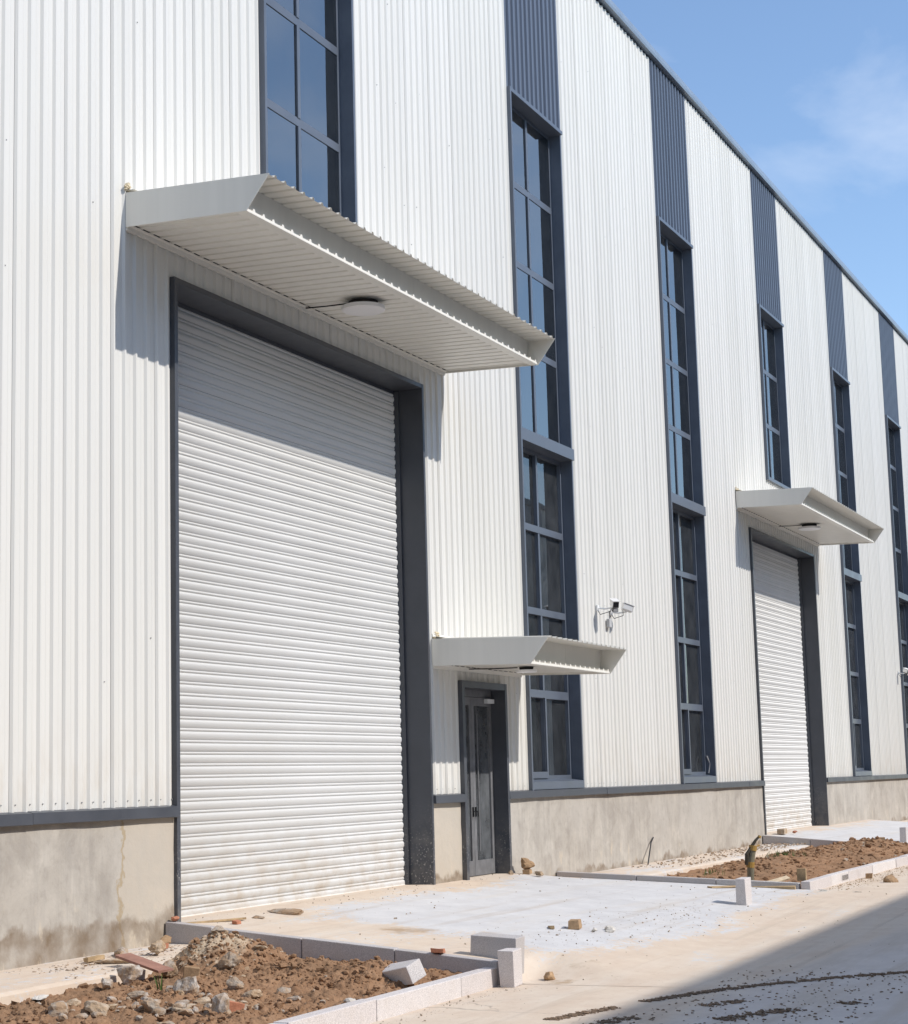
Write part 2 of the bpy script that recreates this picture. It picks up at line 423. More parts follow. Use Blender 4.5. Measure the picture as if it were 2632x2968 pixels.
def road_attr(x, y):                     # the trafficked middle of the road is barer and greyer
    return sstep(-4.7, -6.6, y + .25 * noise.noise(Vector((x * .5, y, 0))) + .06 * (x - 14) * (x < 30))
def mud_attr(x, y):
    m = 0
    for (cx, cy, rx, ry, a) in ((15.7, -3.9, 1.2, .25, .55), (16.9, -1.9, .6, .5, .7), (17.3, -2.6, .5, .25, .7), (12.5, -3.75, 2.2, .22, .6),
                                (29.5, -4.2, 3.5, .35, .6), (18.6, -3.2, .9, .25, .4), (16.6, -4.0, .6, .2, .5), (19.3, .1, 4, .2, .5), (23, -.15, 1.5, .25, .3)):
        m = max(m, a * math.exp(-(((x - cx) / rx) ** 2 + ((y - cy) / ry) ** 2)))
    return m
zero = lambda x, y: 0
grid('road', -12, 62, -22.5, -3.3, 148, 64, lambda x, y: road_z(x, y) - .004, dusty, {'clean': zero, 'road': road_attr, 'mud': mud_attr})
g = MB(); g.add([(-900, -900, -.62), (1500, -900, -.62), (1500, 900, -.62), (-900, 900, -.62)], [(0, 1, 2, 3)])
g.build('ground', simple('far_ground', (.36, .31, .24), .95, .1, .1, .05, 0), None, 'structure')

def clean1(x, y):
    c = sstep(15.7, 18.2, x + .8 * noise.noise(Vector((x, y, 5)))) * sstep(.1, -1.15, y) * sstep(-4.6, -3.1, y)
    c *= lerp(1, .35, sstep(16.9, 15.8, x)); return .2 + .75 * c
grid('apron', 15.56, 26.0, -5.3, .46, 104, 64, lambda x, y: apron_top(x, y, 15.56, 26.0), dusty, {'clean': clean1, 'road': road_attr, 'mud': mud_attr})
def clean2(x, y): return .3 + .6 * sstep(.2, -1.2, y) * sstep(-4.4, -3.0, y)
def apron2(x, y):
    t = min(1, max(0, -y / 3.5)); z = -.30 * t
    if y < -3.3: z = lerp(z, road_z(x, y) - .002, sstep(-3.2, -4.9, y)) - .02 * sstep(-5.0, -5.3, y)
    return z
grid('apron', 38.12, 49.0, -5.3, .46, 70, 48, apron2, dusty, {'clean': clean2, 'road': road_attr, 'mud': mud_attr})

# drain walkway slabs along the foot of the wall
def walkway(x0, x1, yo):
    n = int((x1 - x0) / .12)
    prof = lambda x: [(.02, -.178), (-.35, -.186 + .006 * noise.noise(Vector((x, 0, 1)))), (-.72, -.192), (yo + .06, -.205 + .01 * noise.noise(Vector((x * 2, 3, 1)))),
                      (yo, -.225), (yo - .015 + .02 * noise.noise(Vector((x * 3, 9, 1))), -.46)]
    vs = []; k = 6
    for i in range(n + 1):
        x = lerp(x0, x1, i / n); vs += [(x, y, z) for y, z in prof(x)]
    fs = [(i * k + j, i * k + j + 1, (i + 1) * k + j + 1, (i + 1) * k + j) for i in range(n) for j in range(k - 1)]
    me = bpy.data.meshes.new('walkway'); me.from_pydata(vs, [], fs); me.materials.append(dusty)
    for an, v in (('clean', .32), ('road', 0), ('mud', .1)):
        a = me.attributes.new(an, 'FLOAT', 'POINT'); a.data.foreach_set('value', [v] * len(vs))
    link('walkway', me, None, 'structure')
walkway(4.0, 15.43, -1.0); walkway(26.13, 38.0, -1.0); walkway(49.0, 60.0, -1.0)

# soil beds --------------------------------------------------------
def fbm(x, y, s, o=5, z=0.0): return noise.fractal(Vector((x * s, y * s, z)), 1.0, 2.0, o)
def bumps(x, y, L):
    return sum(a * math.exp(-(((x - cx) / rx) ** 2 + ((y - cy) / ry) ** 2)) for cx, cy, rx, ry, a in L)
B1 = [(14.34, -1.22, .42, .36, .27), (14.62, -1.52, .38, .3, .10), (14.40, -2.12, .5, .36, .12), (14.60, -2.65, .42, .32, .13), (14.15, -2.75, .5, .3, .07),
      (12.6, -2.1, .5, .35, .06), (11.9, -2.6, .5, .4, .05), (13.4, -1.9, .6, .3, .04)]
def bed1(x, y):
    z = lerp(-.295, -.43, sstep(-1.0, -3.3, y)) + bumps(x, y, B1)
    z += .035 * fbm(x, y, 2.2) + .038 * fbm(x, y, 6, 5, 3.1) + .034 * abs(fbm(x, y, 15, 4, 8))
    z -= .05 * sstep(15.0, 15.4, x) * sstep(-1.0, -.95, y)
    return z
def pale1(x, y): return min(1, 1.1 * math.exp(-(((x - 14.36) / .5) ** 2 + ((y + 1.15) / .42) ** 2))) + .35 * math.exp(-(((x - 12.3) / .7) ** 2 + ((y + 2.2) / .5) ** 2))
grid('soil_bed', 8.5, 15.45, -3.37, -.92, 560, 200, bed1, soil, {'pale': pale1})
B2 = [(31, -2.1, 2.2, .7, .12), (34.5, -2.3, 2.6, .8, .20), (37, -2.6, 1.2, .8, .16), (29, -2.4, 1.3, .6, .05), (33, -3.0, 2, .4, .06)]
def bed2(x, y):
    z = lerp(-.29, -.33, sstep(-1.0, -3.5, y)) + bumps(x, y, B2) - .03 * sstep(28, 26.2, x)
    return z + .04 * fbm(x, y, 1.6, 5, 2.0) + .035 * fbm(x, y, 6, 4, 3.1) + .01 * abs(fbm(x, y, 20, 3, 8))
grid('soil_bed', 26.1, 38.02, -3.68, -.92, 340, 80, bed2, soil, {'pale': lambda x, y: .25})
grid('soil_bed', 49.0, 60.0, -3.68, -.92, 60, 20, lambda x, y: bed2(x - 15, y), soil, {'pale': lambda x, y: .25})

# ================================================================== THE FACTORY BUILDING
XL, XR, EAVE, DEP = 8.0, 80.0, 14.90, 30.0
bld = tag(empty('factory_building', (XL, 0, 0)), 'long white ribbed metal factory building with dark window strips', 'building')
LEDGE = 1.12
winR = [19.87] + [27.38 + 7.44 * k for k in range(7)]
WW = 2.33
WIN = [(r - WW - (.04 if i == 0 else 0), r) for i, r in enumerate(winR)] + [(9.97, 12.30)]
WIN.sort()
SH = [(15.62, 21.66), (38.25, 44.16), (60.8, 66.7)]
DOOR = (22.60, 24.17)
HEAD = 11.76
def covered(x):
    """z ranges of the openings at x"""
    L = []
    over = [s for s in SH if s[0] < x < s[1]]
    if over: L.append((-1, 6.47))
    if DOOR[0] < x < DOOR[1]: L.append((-1, 2.62))
    for a, b in WIN:
        if a < x < b:
            mid = (a + b) / 2
            sh = any(s[0] < mid < s[1] for s in SH)
            L.append(((7.74 if sh else LEDGE), HEAD))
    return L
def rib_profile(xa, xb, steep=False):
    """trapezoid ribs on a 0.19 m pitch (phase fixed to the whole wall); ribs stand out to y = 0"""
    P = .19; pts = []
    j0 = math.floor((xa - 13.05) / P) - 1; j1 = math.ceil((xb - 13.05) / P) + 1
    raw = []
    for j in range(j0, j1 + 1):
        b = 13.05 + P * j
        if steep: raw += [(b + .000, .030), (b + .016, .000), (b + .080, .000), (b + .096, .030)]
        else: raw += [(b + .000, .026), (b + .021, .002), (b + .044, .002), (b + .066, .026), (b + .126, .0256), (b + .129, .0235), (b + .132, .0256)]
    def at(x):
        for (x0, y0), (x1, y1) in zip(raw, raw[1:]):
            if x0 <= x <= x1: return y0 + (y1 - y0) * (x - x0) / max(1e-9, x1 - x0)
        return .026
    pts = [(xa, at(xa))] + [p for p in raw if xa + 1e-4 < p[0] < xb - 1e-4] + [(xb, at(xb))]
    return pts
def sheet(name, xa, xb, za, zb, mat, dy=0.0):
    pts = rib_profile(xa, xb, mat is blue_sheet); n = len(pts)
    vs = [(x, y + dy, za) for x, y in pts] + [(x, y + dy, zb) for x, y in pts]
    vs += [(xa, pts[0][1] + dy + .02, za), (xa, pts[0][1] + dy + .02, zb), (xb, pts[-1][1] + dy + .02, za), (xb, pts[-1][1] + dy + .02, zb)]
    fs = [(i, i + 1, n + i + 1, n + i) for i in range(n - 1)]
    fs += [(2 * n, 0, n, 2 * n + 1), (n - 1, 2 * n + 2, 2 * n + 3, 2 * n - 1)]
    me = bpy.data.meshes.new(name); me.from_pydata(vs, [], fs); me.materials.append(mat)
    return link(name, me, bld)
seams = [13.05 + .76 * k for k in range(-7, 92)]
edges = sorted({round(e, 4) for e in seams + [x for a in WIN for x in a] + [x for s in SH for x in s] + list(DOOR) + [XL, XR] if XL <= e <= XR})
seamset = {round(s, 4) for s in seams}
rnd = random.Random(3)
for xa, xb in zip(edges, edges[1:]):
    if xb - xa < .004: continue
    mid = (xa + xb) / 2
    sp = [w for w in WIN if w[0] < mid < w[1]]
    cov = sorted(covered(mid)); z = LEDGE; spans = []
    for a, b in cov:
        if a > z: spans.append((z, a))
        z = max(z, b)
    if z < EAVE: spans.append((z, EAVE))
    ga = .0018 if round(xa, 4) in seamset else 0; gb = .0018 if round(xb, 4) in seamset else 0
    dy = rnd.uniform(-.0015, .0015)
    for a, b in spans:
        blue = sp and a >= HEAD - .01
        sheet('spandrel_sheet' if blue else 'wall_sheet', xa + ga, xb - gb, a, b, blue_sheet if blue else white_sheet, dy)
# structural lining behind the sheets (shows as the dark seam between them) -- cut round the openings
lin = MB()
for xa, xb in zip(edges, edges[1:]):
    cov = sorted(covered((xa + xb) / 2)); z = LEDGE - .1; sp = []
    for a, b in cov:
        if a > z: sp.append((z, a))
        z = max(z, b)
    if z < EAVE: sp.append((z, EAVE))
    for a, b in sp: lin.box(xa, xb, .05, .09, a, b)
lin.build('wall_lining', dark_lining, bld)
# screw heads and the odd mark on the sheets
sc = MB(); rs = random.Random(11)
for zr in (1.30, 2.8, 4.3, 5.8, 7.3, 8.8, 10.3, 11.8, 13.3, 14.6):
    for j in range(-25, 130):
        x = 13.05 + .19 * j + .09
        if zr > 1.4 and rs.random() < .85: continue
        if any(a - .02 < zr < b + .02 for a, b in covered(x)) : continue
        z = zr + rs.uniform(-.03, .03) + (rs.uniform(-.5, .5) if zr > 1.4 else -.11)
        if zr < 1.4: z = 1.19
        M = Matrix.Translation((x + rs.uniform(-.02, .02), .022, z)) @ Matrix.Scale(.72, 4)
        sc.add([M @ Vector((.011 * math.cos(k * math.pi / 3), 0, .011 * math.sin(k * math.pi / 3))) for k in range(6)] +
               [M @ Vector((.007 * math.cos(k * math.pi / 3), -.012, .007 * math.sin(k * math.pi / 3))) for k in range(6)],
               [(k, (k + 1) % 6, 6 + (k + 1) % 6, 6 + k) for k in range(6)] + [(6, 7, 8, 9, 10, 11)])
sc.build('screw_heads', screw_m, bld, 'stuff')

# plinth and ledge flashing
open_floor = SH + [DOOR]
segs = []; x = XL
for a, b in sorted(open_floor):
    segs.append((x, a)); x = b
segs.append((x, XR))
for a, b in segs:
    n = max(2, int((b - a) / .1)); nz_ = 10
    vs = []; fs = []
    for i in range(n + 1):
        for j in range(nz_ + 1):
            px = lerp(a, b, i / n); pz = lerp(-.62, 1.06, j / nz_)
            vs.append((px, .012 * noise.noise(Vector((px * 1.3, pz * 1.3, 0))) + .006 * noise.noise(Vector((px * 5, pz * 5, 4))) + .004, pz))
    for i in range(n):
        for j in range(nz_): fs.append((i * (nz_ + 1) + j, (i + 1) * (nz_ + 1) + j, (i + 1) * (nz_ + 1) + j + 1, i * (nz_ + 1) + j + 1))
    me = bpy.data.meshes.new('plinth'); me.from_pydata(vs, [], fs); me.materials.append(plinth_render)
    me.polygons.foreach_set('use_smooth', [True] * len(fs)); o = link('plinth', me, bld)
    pb = MB(); pb.box(a, b, .03, .30, -.62, 1.06); pb.build('plinth_core', plinth_render, bld)
    # flashing in lengths with visible laps
    x = a; k = 0
    cuts = [c for c in (13.28, 19, 28.27, 34.9, 37.0, 46.0, 52.0, 58.0, 64, 70, 76) if a + .3 < c < b - .3]
    prev = a
    for c in cuts + [b]:
        fb = MB(); d = rnd.uniform(-.004, .004); hz = rnd.uniform(-.004, .004)
        prof = [(.045, 1.135 + hz), (-.062 + d, 1.115 + hz), (-.066 + d, 1.018 + hz), (-.058 + d, 1.012 + hz), (.0, 1.02 + hz), (.02, 1.06)]
        fb.prism(prof, prev, c - .004)
        fb.build('ledge_flashing', frame_blue if False else slate, bld); prev = c

# eave trim, roof and gable ends ------------------------------------
fb = MB()
fb.prism([(-.080, 14.945), (-.090, 15.00), (-.020, 15.19), (.25, 15.21), (.25, 14.95)], XL, XR)
fb.build('eave_trim', eave_m, bld)
RZ = lambda y: 15.19 + .085 * (y if y < DEP / 2 else DEP - y)
rf = MB()
bay = 7.44
sky_y = (3.0, 12.0); sky_x = [(23.0 + bay * k, 24.2 + bay * k) for k in range(8)]
def roof_patch(xa, xb, ya, yb):
    rf.add([(xa, ya, RZ(ya)), (xb, ya, RZ(ya)), (xb, yb, RZ(yb)), (xa, yb, RZ(yb)), (xa, ya, RZ(ya) - .08), (xb, ya, RZ(ya) - .08), (xb, yb, RZ(yb) - .08), (xa, yb, RZ(yb) - .08)],
           [(0, 1, 2, 3), (7, 6, 5, 4), (0, 4, 5, 1), (2, 6, 7, 3), (0, 3, 7, 4), (1, 5, 6, 2)])
for ya, yb in ((.25, 3), (12, 15), (15, 18), (27, 30)): roof_patch(XL, XR, ya, yb)
for ya, yb in ((3, 12), (18, 27)):
    x = XL
    for a, b in sky_x: roof_patch(x, a, ya, yb); x = b
    roof_patch(x, XR, ya, yb)
roof = rf.build('roof', interior_m, bld)
for ya, yb in ((3, 12), (18, 27)):
    for a, b in sky_x:
        s_ = MB(); s_.add([(a, ya, RZ(ya) - .02), (b, ya, RZ(ya) - .02), (b, yb, RZ(yb) - .02), (a, yb, RZ(yb) - .02)], [(0, 1, 2, 3)])
        s_.build('skylight', skylight_m, roof)
gw = MB(); gw.box(XL - .2, XL, .1, DEP, -.6, 15.1); gw.build('end_wall', far_wall_m, bld)
gw = MB(); gw.box(XR, XR + .2, .1, DEP, -.6, 15.1); gw.build('end_wall', far_wall_m, bld)
gw = MB(); gw.box(XL, XR, DEP, DEP + .2, -.6, 15.1); gw.build('back_wall', interior_m, bld)
gw = MB(); gw.box(XL, XR, .3, DEP, -.25, -.02); gw.build('interior_floor', floor_m, bld)
cb_ = MB()
for k in range(10):
    x = 15.0 + 7.5 * k
    for y in (.45, 15, 29.3):
        cb_.box(x - .15, x + .15, y - .13, y + .13, 0, 15.0)
    cb_.box(x - .12, x + .12, .4, 29.5, 14.5, 15.0)
cb_.build('portal_frames', interior_m, bld)

# windows ---------------------------------------------------------------
_pane_cache = {}
def pane(parent, x0, x1, z0, z1, y, mat):
    key = (round(x1 - x0, 3), round(z1 - z0, 3), mat.name)
    if key not in _pane_cache:
        b = MB(); b.box(0, x1 - x0, 0, .008, 0, z1 - z0); _pane_cache[key] = b.mesh('pane', mat)
    o = bpy.data.objects.new('pane', _pane_cache[key]); C.objects.link(o); o.parent = parent
    o.location = Vector((x0, y, z0)) - world_loc(parent); return o
def window(a, b, z0, z1, rows, low, mats):
    """one window: deep flashing box, frame bars, panes"""
    f = MB(); t = .05; yo, yi = -.055, .26
    f.box(a, a + t, yo, yi, z0, z1); f.box(b - t, b, -.006, yi, z0, z1)
    f.box(a + t, b - t, yo + .004, yi, z1 - .06, z1)
    if low:
        w = f
    else:
        f.box(a + t, b - t, yo + .004, yi, z0, z0 + (.12 if z0 < 7 else .07))
    zi0 = z0 + (.155 if low else (.12 if z0 < 7 else .07)); zi1 = z1 - .06
    xi0, xi1 = a + t, b - t
    o = f.build('window', frame_blue, bld)
    if low:
        s = MB(); s.prism([(.20, z0 + .16), (-.03, z0 + .125), (-.035, z0 + .012), (.26, z0 + .012)], a + t + .002, b - t - .05)
        s.build('sill', frame_blue, o)
    fr = MB(); fw = .06; y0, y1 = .18, (.255 if low else .235); yg = .235 if low else .185
    fr.box(xi0, xi0 + fw, y0, y1, zi0, zi1); fr.box(xi1 - fw, xi1, y0, y1, zi0, zi1)
    fr.box(xi0 + fw, xi1 - fw, y0, y1, zi0, zi0 + fw); fr.box(xi0 + fw, xi1 - fw, y0, y1, zi1 - fw, zi1)
    cx = (xi0 + xi1) / 2 + .03; cw = .034
    zs = [zi0 + fw] + rows + [zi1 - fw]
    for k, zr in enumerate(rows):
        h = .062 if (low and k == 0) else .052
        fr.box(xi0 + fw, xi1 - fw, y0 - .006, y1, zr - h, zr + h)
    zz = [zi0 + fw] + [q for r in rows for q in (r - .052, r + .052)] + [zi1 - fw]
    if low: zz[1] = rows[0] - .062; zz[2] = rows[0] + .062
    for k in range(0, len(zz), 2):
        fr.box(cx - cw, cx + cw, y0 - (.0 if low else .016), y1, zz[k], zz[k + 1])
    frame = fr.build('frame', frame_blue, o)
    for k in range(0, len(zz), 2):
        pane(o, xi0 + fw, cx - cw, zz[k], zz[k + 1], yg, mats); pane(o, cx + cw, xi1 - fw, zz[k], zz[k + 1], yg, mats)
    if low:                                                   # opening casement, lower left
        c = MB(); p = .055; x0, x1, za, zb = xi0 + .03, cx + .03, zi0 + .02, rows[0] - .0
        c.box(x0, x0 + p, y0 - .022, y0 - .002, za, zb); c.box(x1 - p, x1, y0 - .022, y0 - .002, za, zb)
        c.box(x0 + p, x1 - p, y0 - .022, y0 - .002, za, za + p + .04); c.box(x0 + p, x1 - p, y0 - .022, y0 - .002, zb - p, zb)
        c.build('casement', frame_blue, o)
        h = MB()
        if 32 < a < 33: h.tube([(xi1 - .03, .15, zi0 + .36), (xi1 + .0, .10, zi0 + .2), (xi1 - .02, .13, zi0 + .03)], .012, 6); h.build('stay_arm', grey_mount, o)
    return o
for i, (a, b) in enumerate(WIN):
    mid = (a + b) / 2
    over = any(s[0] < mid < s[1] for s in SH)
    if over:
        window(a, b, 7.74, HEAD, [9.15, 10.42], False, glass)
    else:
        window(a, b, 6.35, HEAD, [7.86, 9.15, 10.42], False, glass)
        window(a, b, LEDGE, 6.35, [2.55, 3.80, 5.07], True, glass_low)

# roller shutters -------------------------------------------------------
def slat_mesh(x0, x1):
    P = .1206
    prof = [(0, .0), (.012, -.007), (.030, -.015), (.052, -.0175), (.072, -.0145), (.084, -.003), (.0865, .003), (.090, .003), (.0925, -.005), (.105, -.008), (.1165, -.004), (.1185, .003), (.1206, .003)]
    n = len(prof); L = x1 - x0; m = 1
    vs = [(0, y, z) for z, y in prof] + [(L, y, z) for z, y in prof] + [(0, .02, 0), (0, .02, P), (L, .02, 0), (L, .02, P)]
    fs = [(i, n + i, n + i + 1, i + 1) for i in range(n - 1)]
    fs += [tuple([2 * n] + list(range(n)) + [2 * n + 1]), tuple([2 * n + 2] + list(range(n, 2 * n)) + [2 * n + 3])]
    me = bpy.data.meshes.new('slat'); me.from_pydata(vs, [], fs); me.materials.append(shutter_white)
    me.polygons.foreach_set('use_smooth', [True] * (n - 1) + [False, False])
    me.update(); return me
def shutter(a, b):
    f = MB(); yo, yi = -.032, .42
    f.box(a, a + .062, yo, yi, -.4, 6.47); f.box(b - .05, b, yo, yi, -.4, 6.47)
    f.box(a + .062, b - .05, yo + .003, yi, 6.415, 6.47)
    o = f.build('roller_shutter', slate, bld)
    gdm = MB(); gdm.box(b - .085, b - .052, .30, .40, -.05, 6.40); gdm.build('guide_channel', slate, o)
    gdm = MB(); gdm.box(a + .064, a + .12, .30, .40, -.05, 6.40); gdm.build('guide_channel', slate, o)
    hb = MB(); hb.box(a + .12, b - .09, .365, .42, 6.372, 6.414); hb.build('head_box', slate, o)
    br_ = MB(); br_.box(a + .122, b - .088, .355, .40, -.05, .012); br_.build('bottom_rail', shutter_white, o)
    me = slat_mesh(a + .122, b - .088); base = Vector(world_loc(o)); rr = random.Random(5)
    for k in range(53):
        s = bpy.data.objects.new('slat', me); C.objects.link(s); s.parent = o
        s.location = Vector((a + .122 + rr.uniform(-.004, .0), .375 + rr.uniform(-.002, .002), -.02 + .1206 * k)) - base
        s.scale = (1 + rr.uniform(0, .0012), 1, 1)
    return o
for a, b in SH: shutter(a, b)
for a, b in SH:
    bk = MB(); bk.box(a - .2, b + .2, .46, .50, -.1, 6.6); bk.build('shutter_backing', dark_lining, bld)

# personnel door --------------------------------------------------------
a, b = DOOR
f = MB(); yo, yi = -.06, .24
f.box(a, a + .085, yo, yi, -.1, 2.62); f.box(b - .07, b, yo, yi, -.1, 2.62); f.box(a + .085, b - .07, yo + .003, yi, 2.53, 2.62)
dr = f.build('entrance_door', slate, bld)
tb = MB(); tb.box(a + .087, b - .072, .155, .23, 2.43, 2.528); tb.build('transom_bar', alu_film, dr)
def leaf(x0, x1, name='door_leaf'):
    m = MB(); y0, y1 = .16, .215; s = .085
    m.box(x0, x0 + s, y0, y1, .01, 2.425); m.box(x1 - s, x1, y0, y1, .01, 2.425)
    m.box(x0 + s, x1 - s, y0, y1, .01, .21); m.box(x0 + s, x1 - s, y0, y1, 2.31, 2.425)
    o = m.build(name, alu_film, dr)
    p = MB(); p.box(x0 + s, x1 - s, .186, .194, .21, 2.31); p.build('glass_panel', door_glass, o)
    return o
mid = (a + .087 + b - .072) / 2
l1 = leaf(a + .089, mid - .003); l2 = leaf(mid + .003, b - .074)
for o_, xx in ((l1, mid - .045), (l2, mid + .045)):
    h = MB(); h.box(xx - .012, xx + .012, .14, .16, .80, .93); h.tube([(xx, .142, .87), (xx, .118, .87), (xx, .118, .80)], .009, 6)
    h.build('handle', black_m, o_)
h = MB(); h.tube([(mid + .15, .15, .34), (mid + .15, .15, 2.2)], .014, 8); h.box(mid + .14, mid + .16, .15, .165, .5, .53); h.box(mid + .14, mid + .16, .15, .165, 2.0, 2.03); h.build('pull_bar', alu_film, l2)
cl_ = MB(); cl_.box(b - .32, b - .09, .10, .158, 2.35, 2.41); cl_.build('door_closer', plastic_white, l2)

# canopies ---------------------------------------------------------------
def canopy(x0, x1, zb):
    root = MB()
    P = .19
    fo, to, zt, zw = -1.345, -1.60, zb + .257, zb + .315           # soffit front, roof tip, tip height, wall height
    roof_z = lambda y: zw + (zt - zw) * (y / to)
    sof_z = lambda y: zb - .043 * (y / fo)
    # roof sheet, ribs run outwards
    pts = []; x = x0
    while x < x1 - 1e-3:
        for dx, h in ((0, 0), (.125, 0), (.140, .026), (.165, .026), (.18, 0)):
            if x + dx < x1: pts.append((x + dx, h))
        x += P
    pts.append((x1, 0)); n = len(pts)
    def strip(ya, yb, fz, off, th=.0012):
        vs = [(px, ya, fz(ya) + h + off) for px, h in pts] + [(px, yb, fz(yb) + h + off) for px, h in pts]
        return vs, [(i, i + 1, n + i + 1, n + i) for i in range(n - 1)]
    r_ = MB(); r_.add(*strip(.02, to - .005, roof_z, .0)); r_.add(*strip(.02, to - .005, roof_z, -.0016))
    can = r_.build('canopy', canopy_sheet, bld)
    s_ = MB(); s_.add(*strip(-.035, fo - .004, sof_z, .0)); s_.add(*strip(-.035, fo - .004, sof_z, .0016)); s_.build('soffit_sheet', canopy_sheet, can)
    # recessed fascia between roof and soffit, two lengths
    yf = -1.22; xm = x0 + (x1 - x0) * .53
    for q0, q1 in ((x0 + .012, xm - .002), (xm + .002, x1 - .012)):
        f_ = MB(); f_.add([(q0, yf, sof_z(yf) + .0), (q1, yf, sof_z(yf) + .0), (q1, yf - .02, roof_z(yf) - .002), (q0, yf - .02, roof_z(yf) - .002),
                           (q0, yf + .02, sof_z(yf)), (q1, yf + .02, sof_z(yf)), (q1, yf, roof_z(yf) - .002), (q0, yf, roof_z(yf) - .002)],
                          [(0, 1, 2, 3), (7, 6, 5, 4), (0, 4, 5, 1), (3, 2, 6, 7), (0, 3, 7, 4), (1, 5, 6, 2)])
        f_.build('fascia', canopy_sheet, can)
    # folded lip along the soffit's front edge
    l_ = MB(); zf = sof_z(fo)
    l_.prism([(fo - .010, zf + .008), (fo - .016, zf - .022), (fo - .012, zf - .027), (fo + .11, zf - .012), (fo + .11, zf - .006), (fo - .004, zf - .016), (fo - .004, zf + .008)], x0 + .012, x1 - .012)
    x = x0 + .012
    while x + P < x1:                                     # closed rib ends standing above the lip
        l_.prism([(x + .112, zf - .004), (x + .193, zf - .004), (x + .170, zf + .036), (x + .148, zf + .036)], fo - .009, fo - .003, 'y'); x += P
    l_.build('front_lip', canopy_sheet, can)
    # end plates with raked front
    for q0, q1 in ((x0 - .002, x0 + .010), (x1 - .010, x1 + .002)):
        e_ = MB(); e_.prism([(.0, zb - .03), (fo - .02, sof_z(fo) - .028), (to - .02, roof_z(to) + .004), (.0, zw + .006)], q0, q1)
        e_.build('end_plate', canopy_sheet, can)
    # angle trim below the soffit on the wall
    t_ = MB(); t_.prism([(.02, zb - .062), (-.012, zb - .060), (-.02, zb - .02), (-.05, zb - .012), (-.05, zb - .004), (.02, zb - .008)], x0 + .01, x1 - .01)
    t_.build('wall_angle', canopy_sheet, can)
    ft = MB(); ft.prism([(.02, zw + .07), (-.006, zw + .07), (-.012, zw + .035), (-.10, zw + .033), (-.10, zw + .028), (.02, zw + .030)], x0 + .01, x1 - .01)
    ft.build('top_flashing', canopy_sheet, can)
    x = x0 + .02; gp = MB()  # thin dark boxes stand in for the shade inside the rib holes
    while x + P < x1:
        gp.box(x + .02, x + .115, -.062, -.044, sof_z(-.05) - .006, sof_z(-.05) + .004); x += P
    gp.build('rib_gap_shade', dark_lining, can, 'stuff')
    # blob of sealing foam where the end plate meets the wall
    fm = MB(); q = random.Random(int(x0 * 10))
    for k in range(7):
        c = Vector((x0 + .0 + q.uniform(-.05, .22), -.015, zw + .03 + q.uniform(-.02, .06)))
        hull(fm, c, (q.uniform(.02, .05), .025, q.uniform(.015, .035)), q, 12)
    fm.build('sealing_foam', foam_m, can)
    return can
def hull(mb, c, s, q, n=14, rot=True, flat=0):
    """an angular lump: convex hull of scattered points"""
    bm = bmesh.new()
    M = Matrix.Rotation(q.uniform(0, 6.28), 3, 'Z') if rot else Matrix.Identity(3)
    for _ in range(n):
        v = Vector((q.gauss(0, 1), q.gauss(0, 1), q.gauss(0, 1))).normalized() * q.uniform(.82, 1.05)
        v = Vector((max(-.86, min(.86, v.x)), max(-.86, min(.86, v.y)), max(-.8, min(.8, v.z))))
        bm.verts.new(Vector(c) + M @ Vector((v.x * s[0], v.y * s[1], v.z * s[2])))
    r = bmesh.ops.convex_hull(bm, input=bm.verts)
    junk = [e for e in r['geom_interior'] if isinstance(e, bmesh.types.BMVert)]
    if junk: bmesh.ops.delete(bm, geom=junk, context='VERTS')
    bm.verts.index_update()
    o = len(mb.v)
    for v in bm.verts: v.index = v.index
    idx = {v: i for i, v in enumerate(bm.verts)}
    mb.add([v.co.copy() for v in bm.verts], [tuple(idx[v] for v in f.verts) for f in bm.faces]); bm.free()
can1 = canopy(14.79, 22.43, 6.80)
can2 = canopy(37.28, 44.84, 6.80)
canS = canopy(21.80, 24.88, 2.805)

# ================================================================== lights and cameras on the wall
def ceiling_light(x, y, z, label, k_=1.0):
    t = tag(empty('ceiling_light', (x, y, z)), label, 'light', 'round lights under the canopies')
    def disc(r0, r1, z0, z1, n=40):
        r0 *= k_; r1 *= k_; z0 = z + (z0 - z) * min(1, k_ * 1.1); z1 = z + (z1 - z) * min(1, k_ * 1.1)
        m = MB(); m.add([(x + r0 * math.cos(2 * math.pi * k / n), y + r0 * math.sin(2 * math.pi * k / n), z0) for k in range(n)] +
                        [(x + r1 * math.cos(2 * math.pi * k / n), y + r1 * math.sin(2 * math.pi * k / n), z1) for k in range(n)],
                        [(k, (k + 1) % n, n + (k + 1) % n, n + k) for k in range(n)] + [tuple(range(n))[::-1], tuple(range(n, 2 * n))]); return m
    disc(.15, .17, z - .066, z - .004).build('base_plate', dark_lining, t)
    d = disc(.248, .252, z - .105, z - .064); d.build('housing', plastic_white, t)
    disc(.225, .243, z - .115, z - .1055).build('diffuser', diffuser_m, t)
    w = MB(); w.tube([(x - .02, y + .12, z - .004), (x - .03, y + .45, z - .002), (x - .03, -.03, z + .01)], .008, 6); w.build('cable', black_m, t)
ceiling_light(18.47, -.76, 6.765, 'round white ceiling light under the big canopy over the near shutter')
ceiling_light(22.95, -.85, 2.77, 'round white ceiling light under the small canopy above the entrance door', .58)
ceiling_light(40.77, -.72, 6.765, 'round white ceiling light under the canopy over the far shutter')

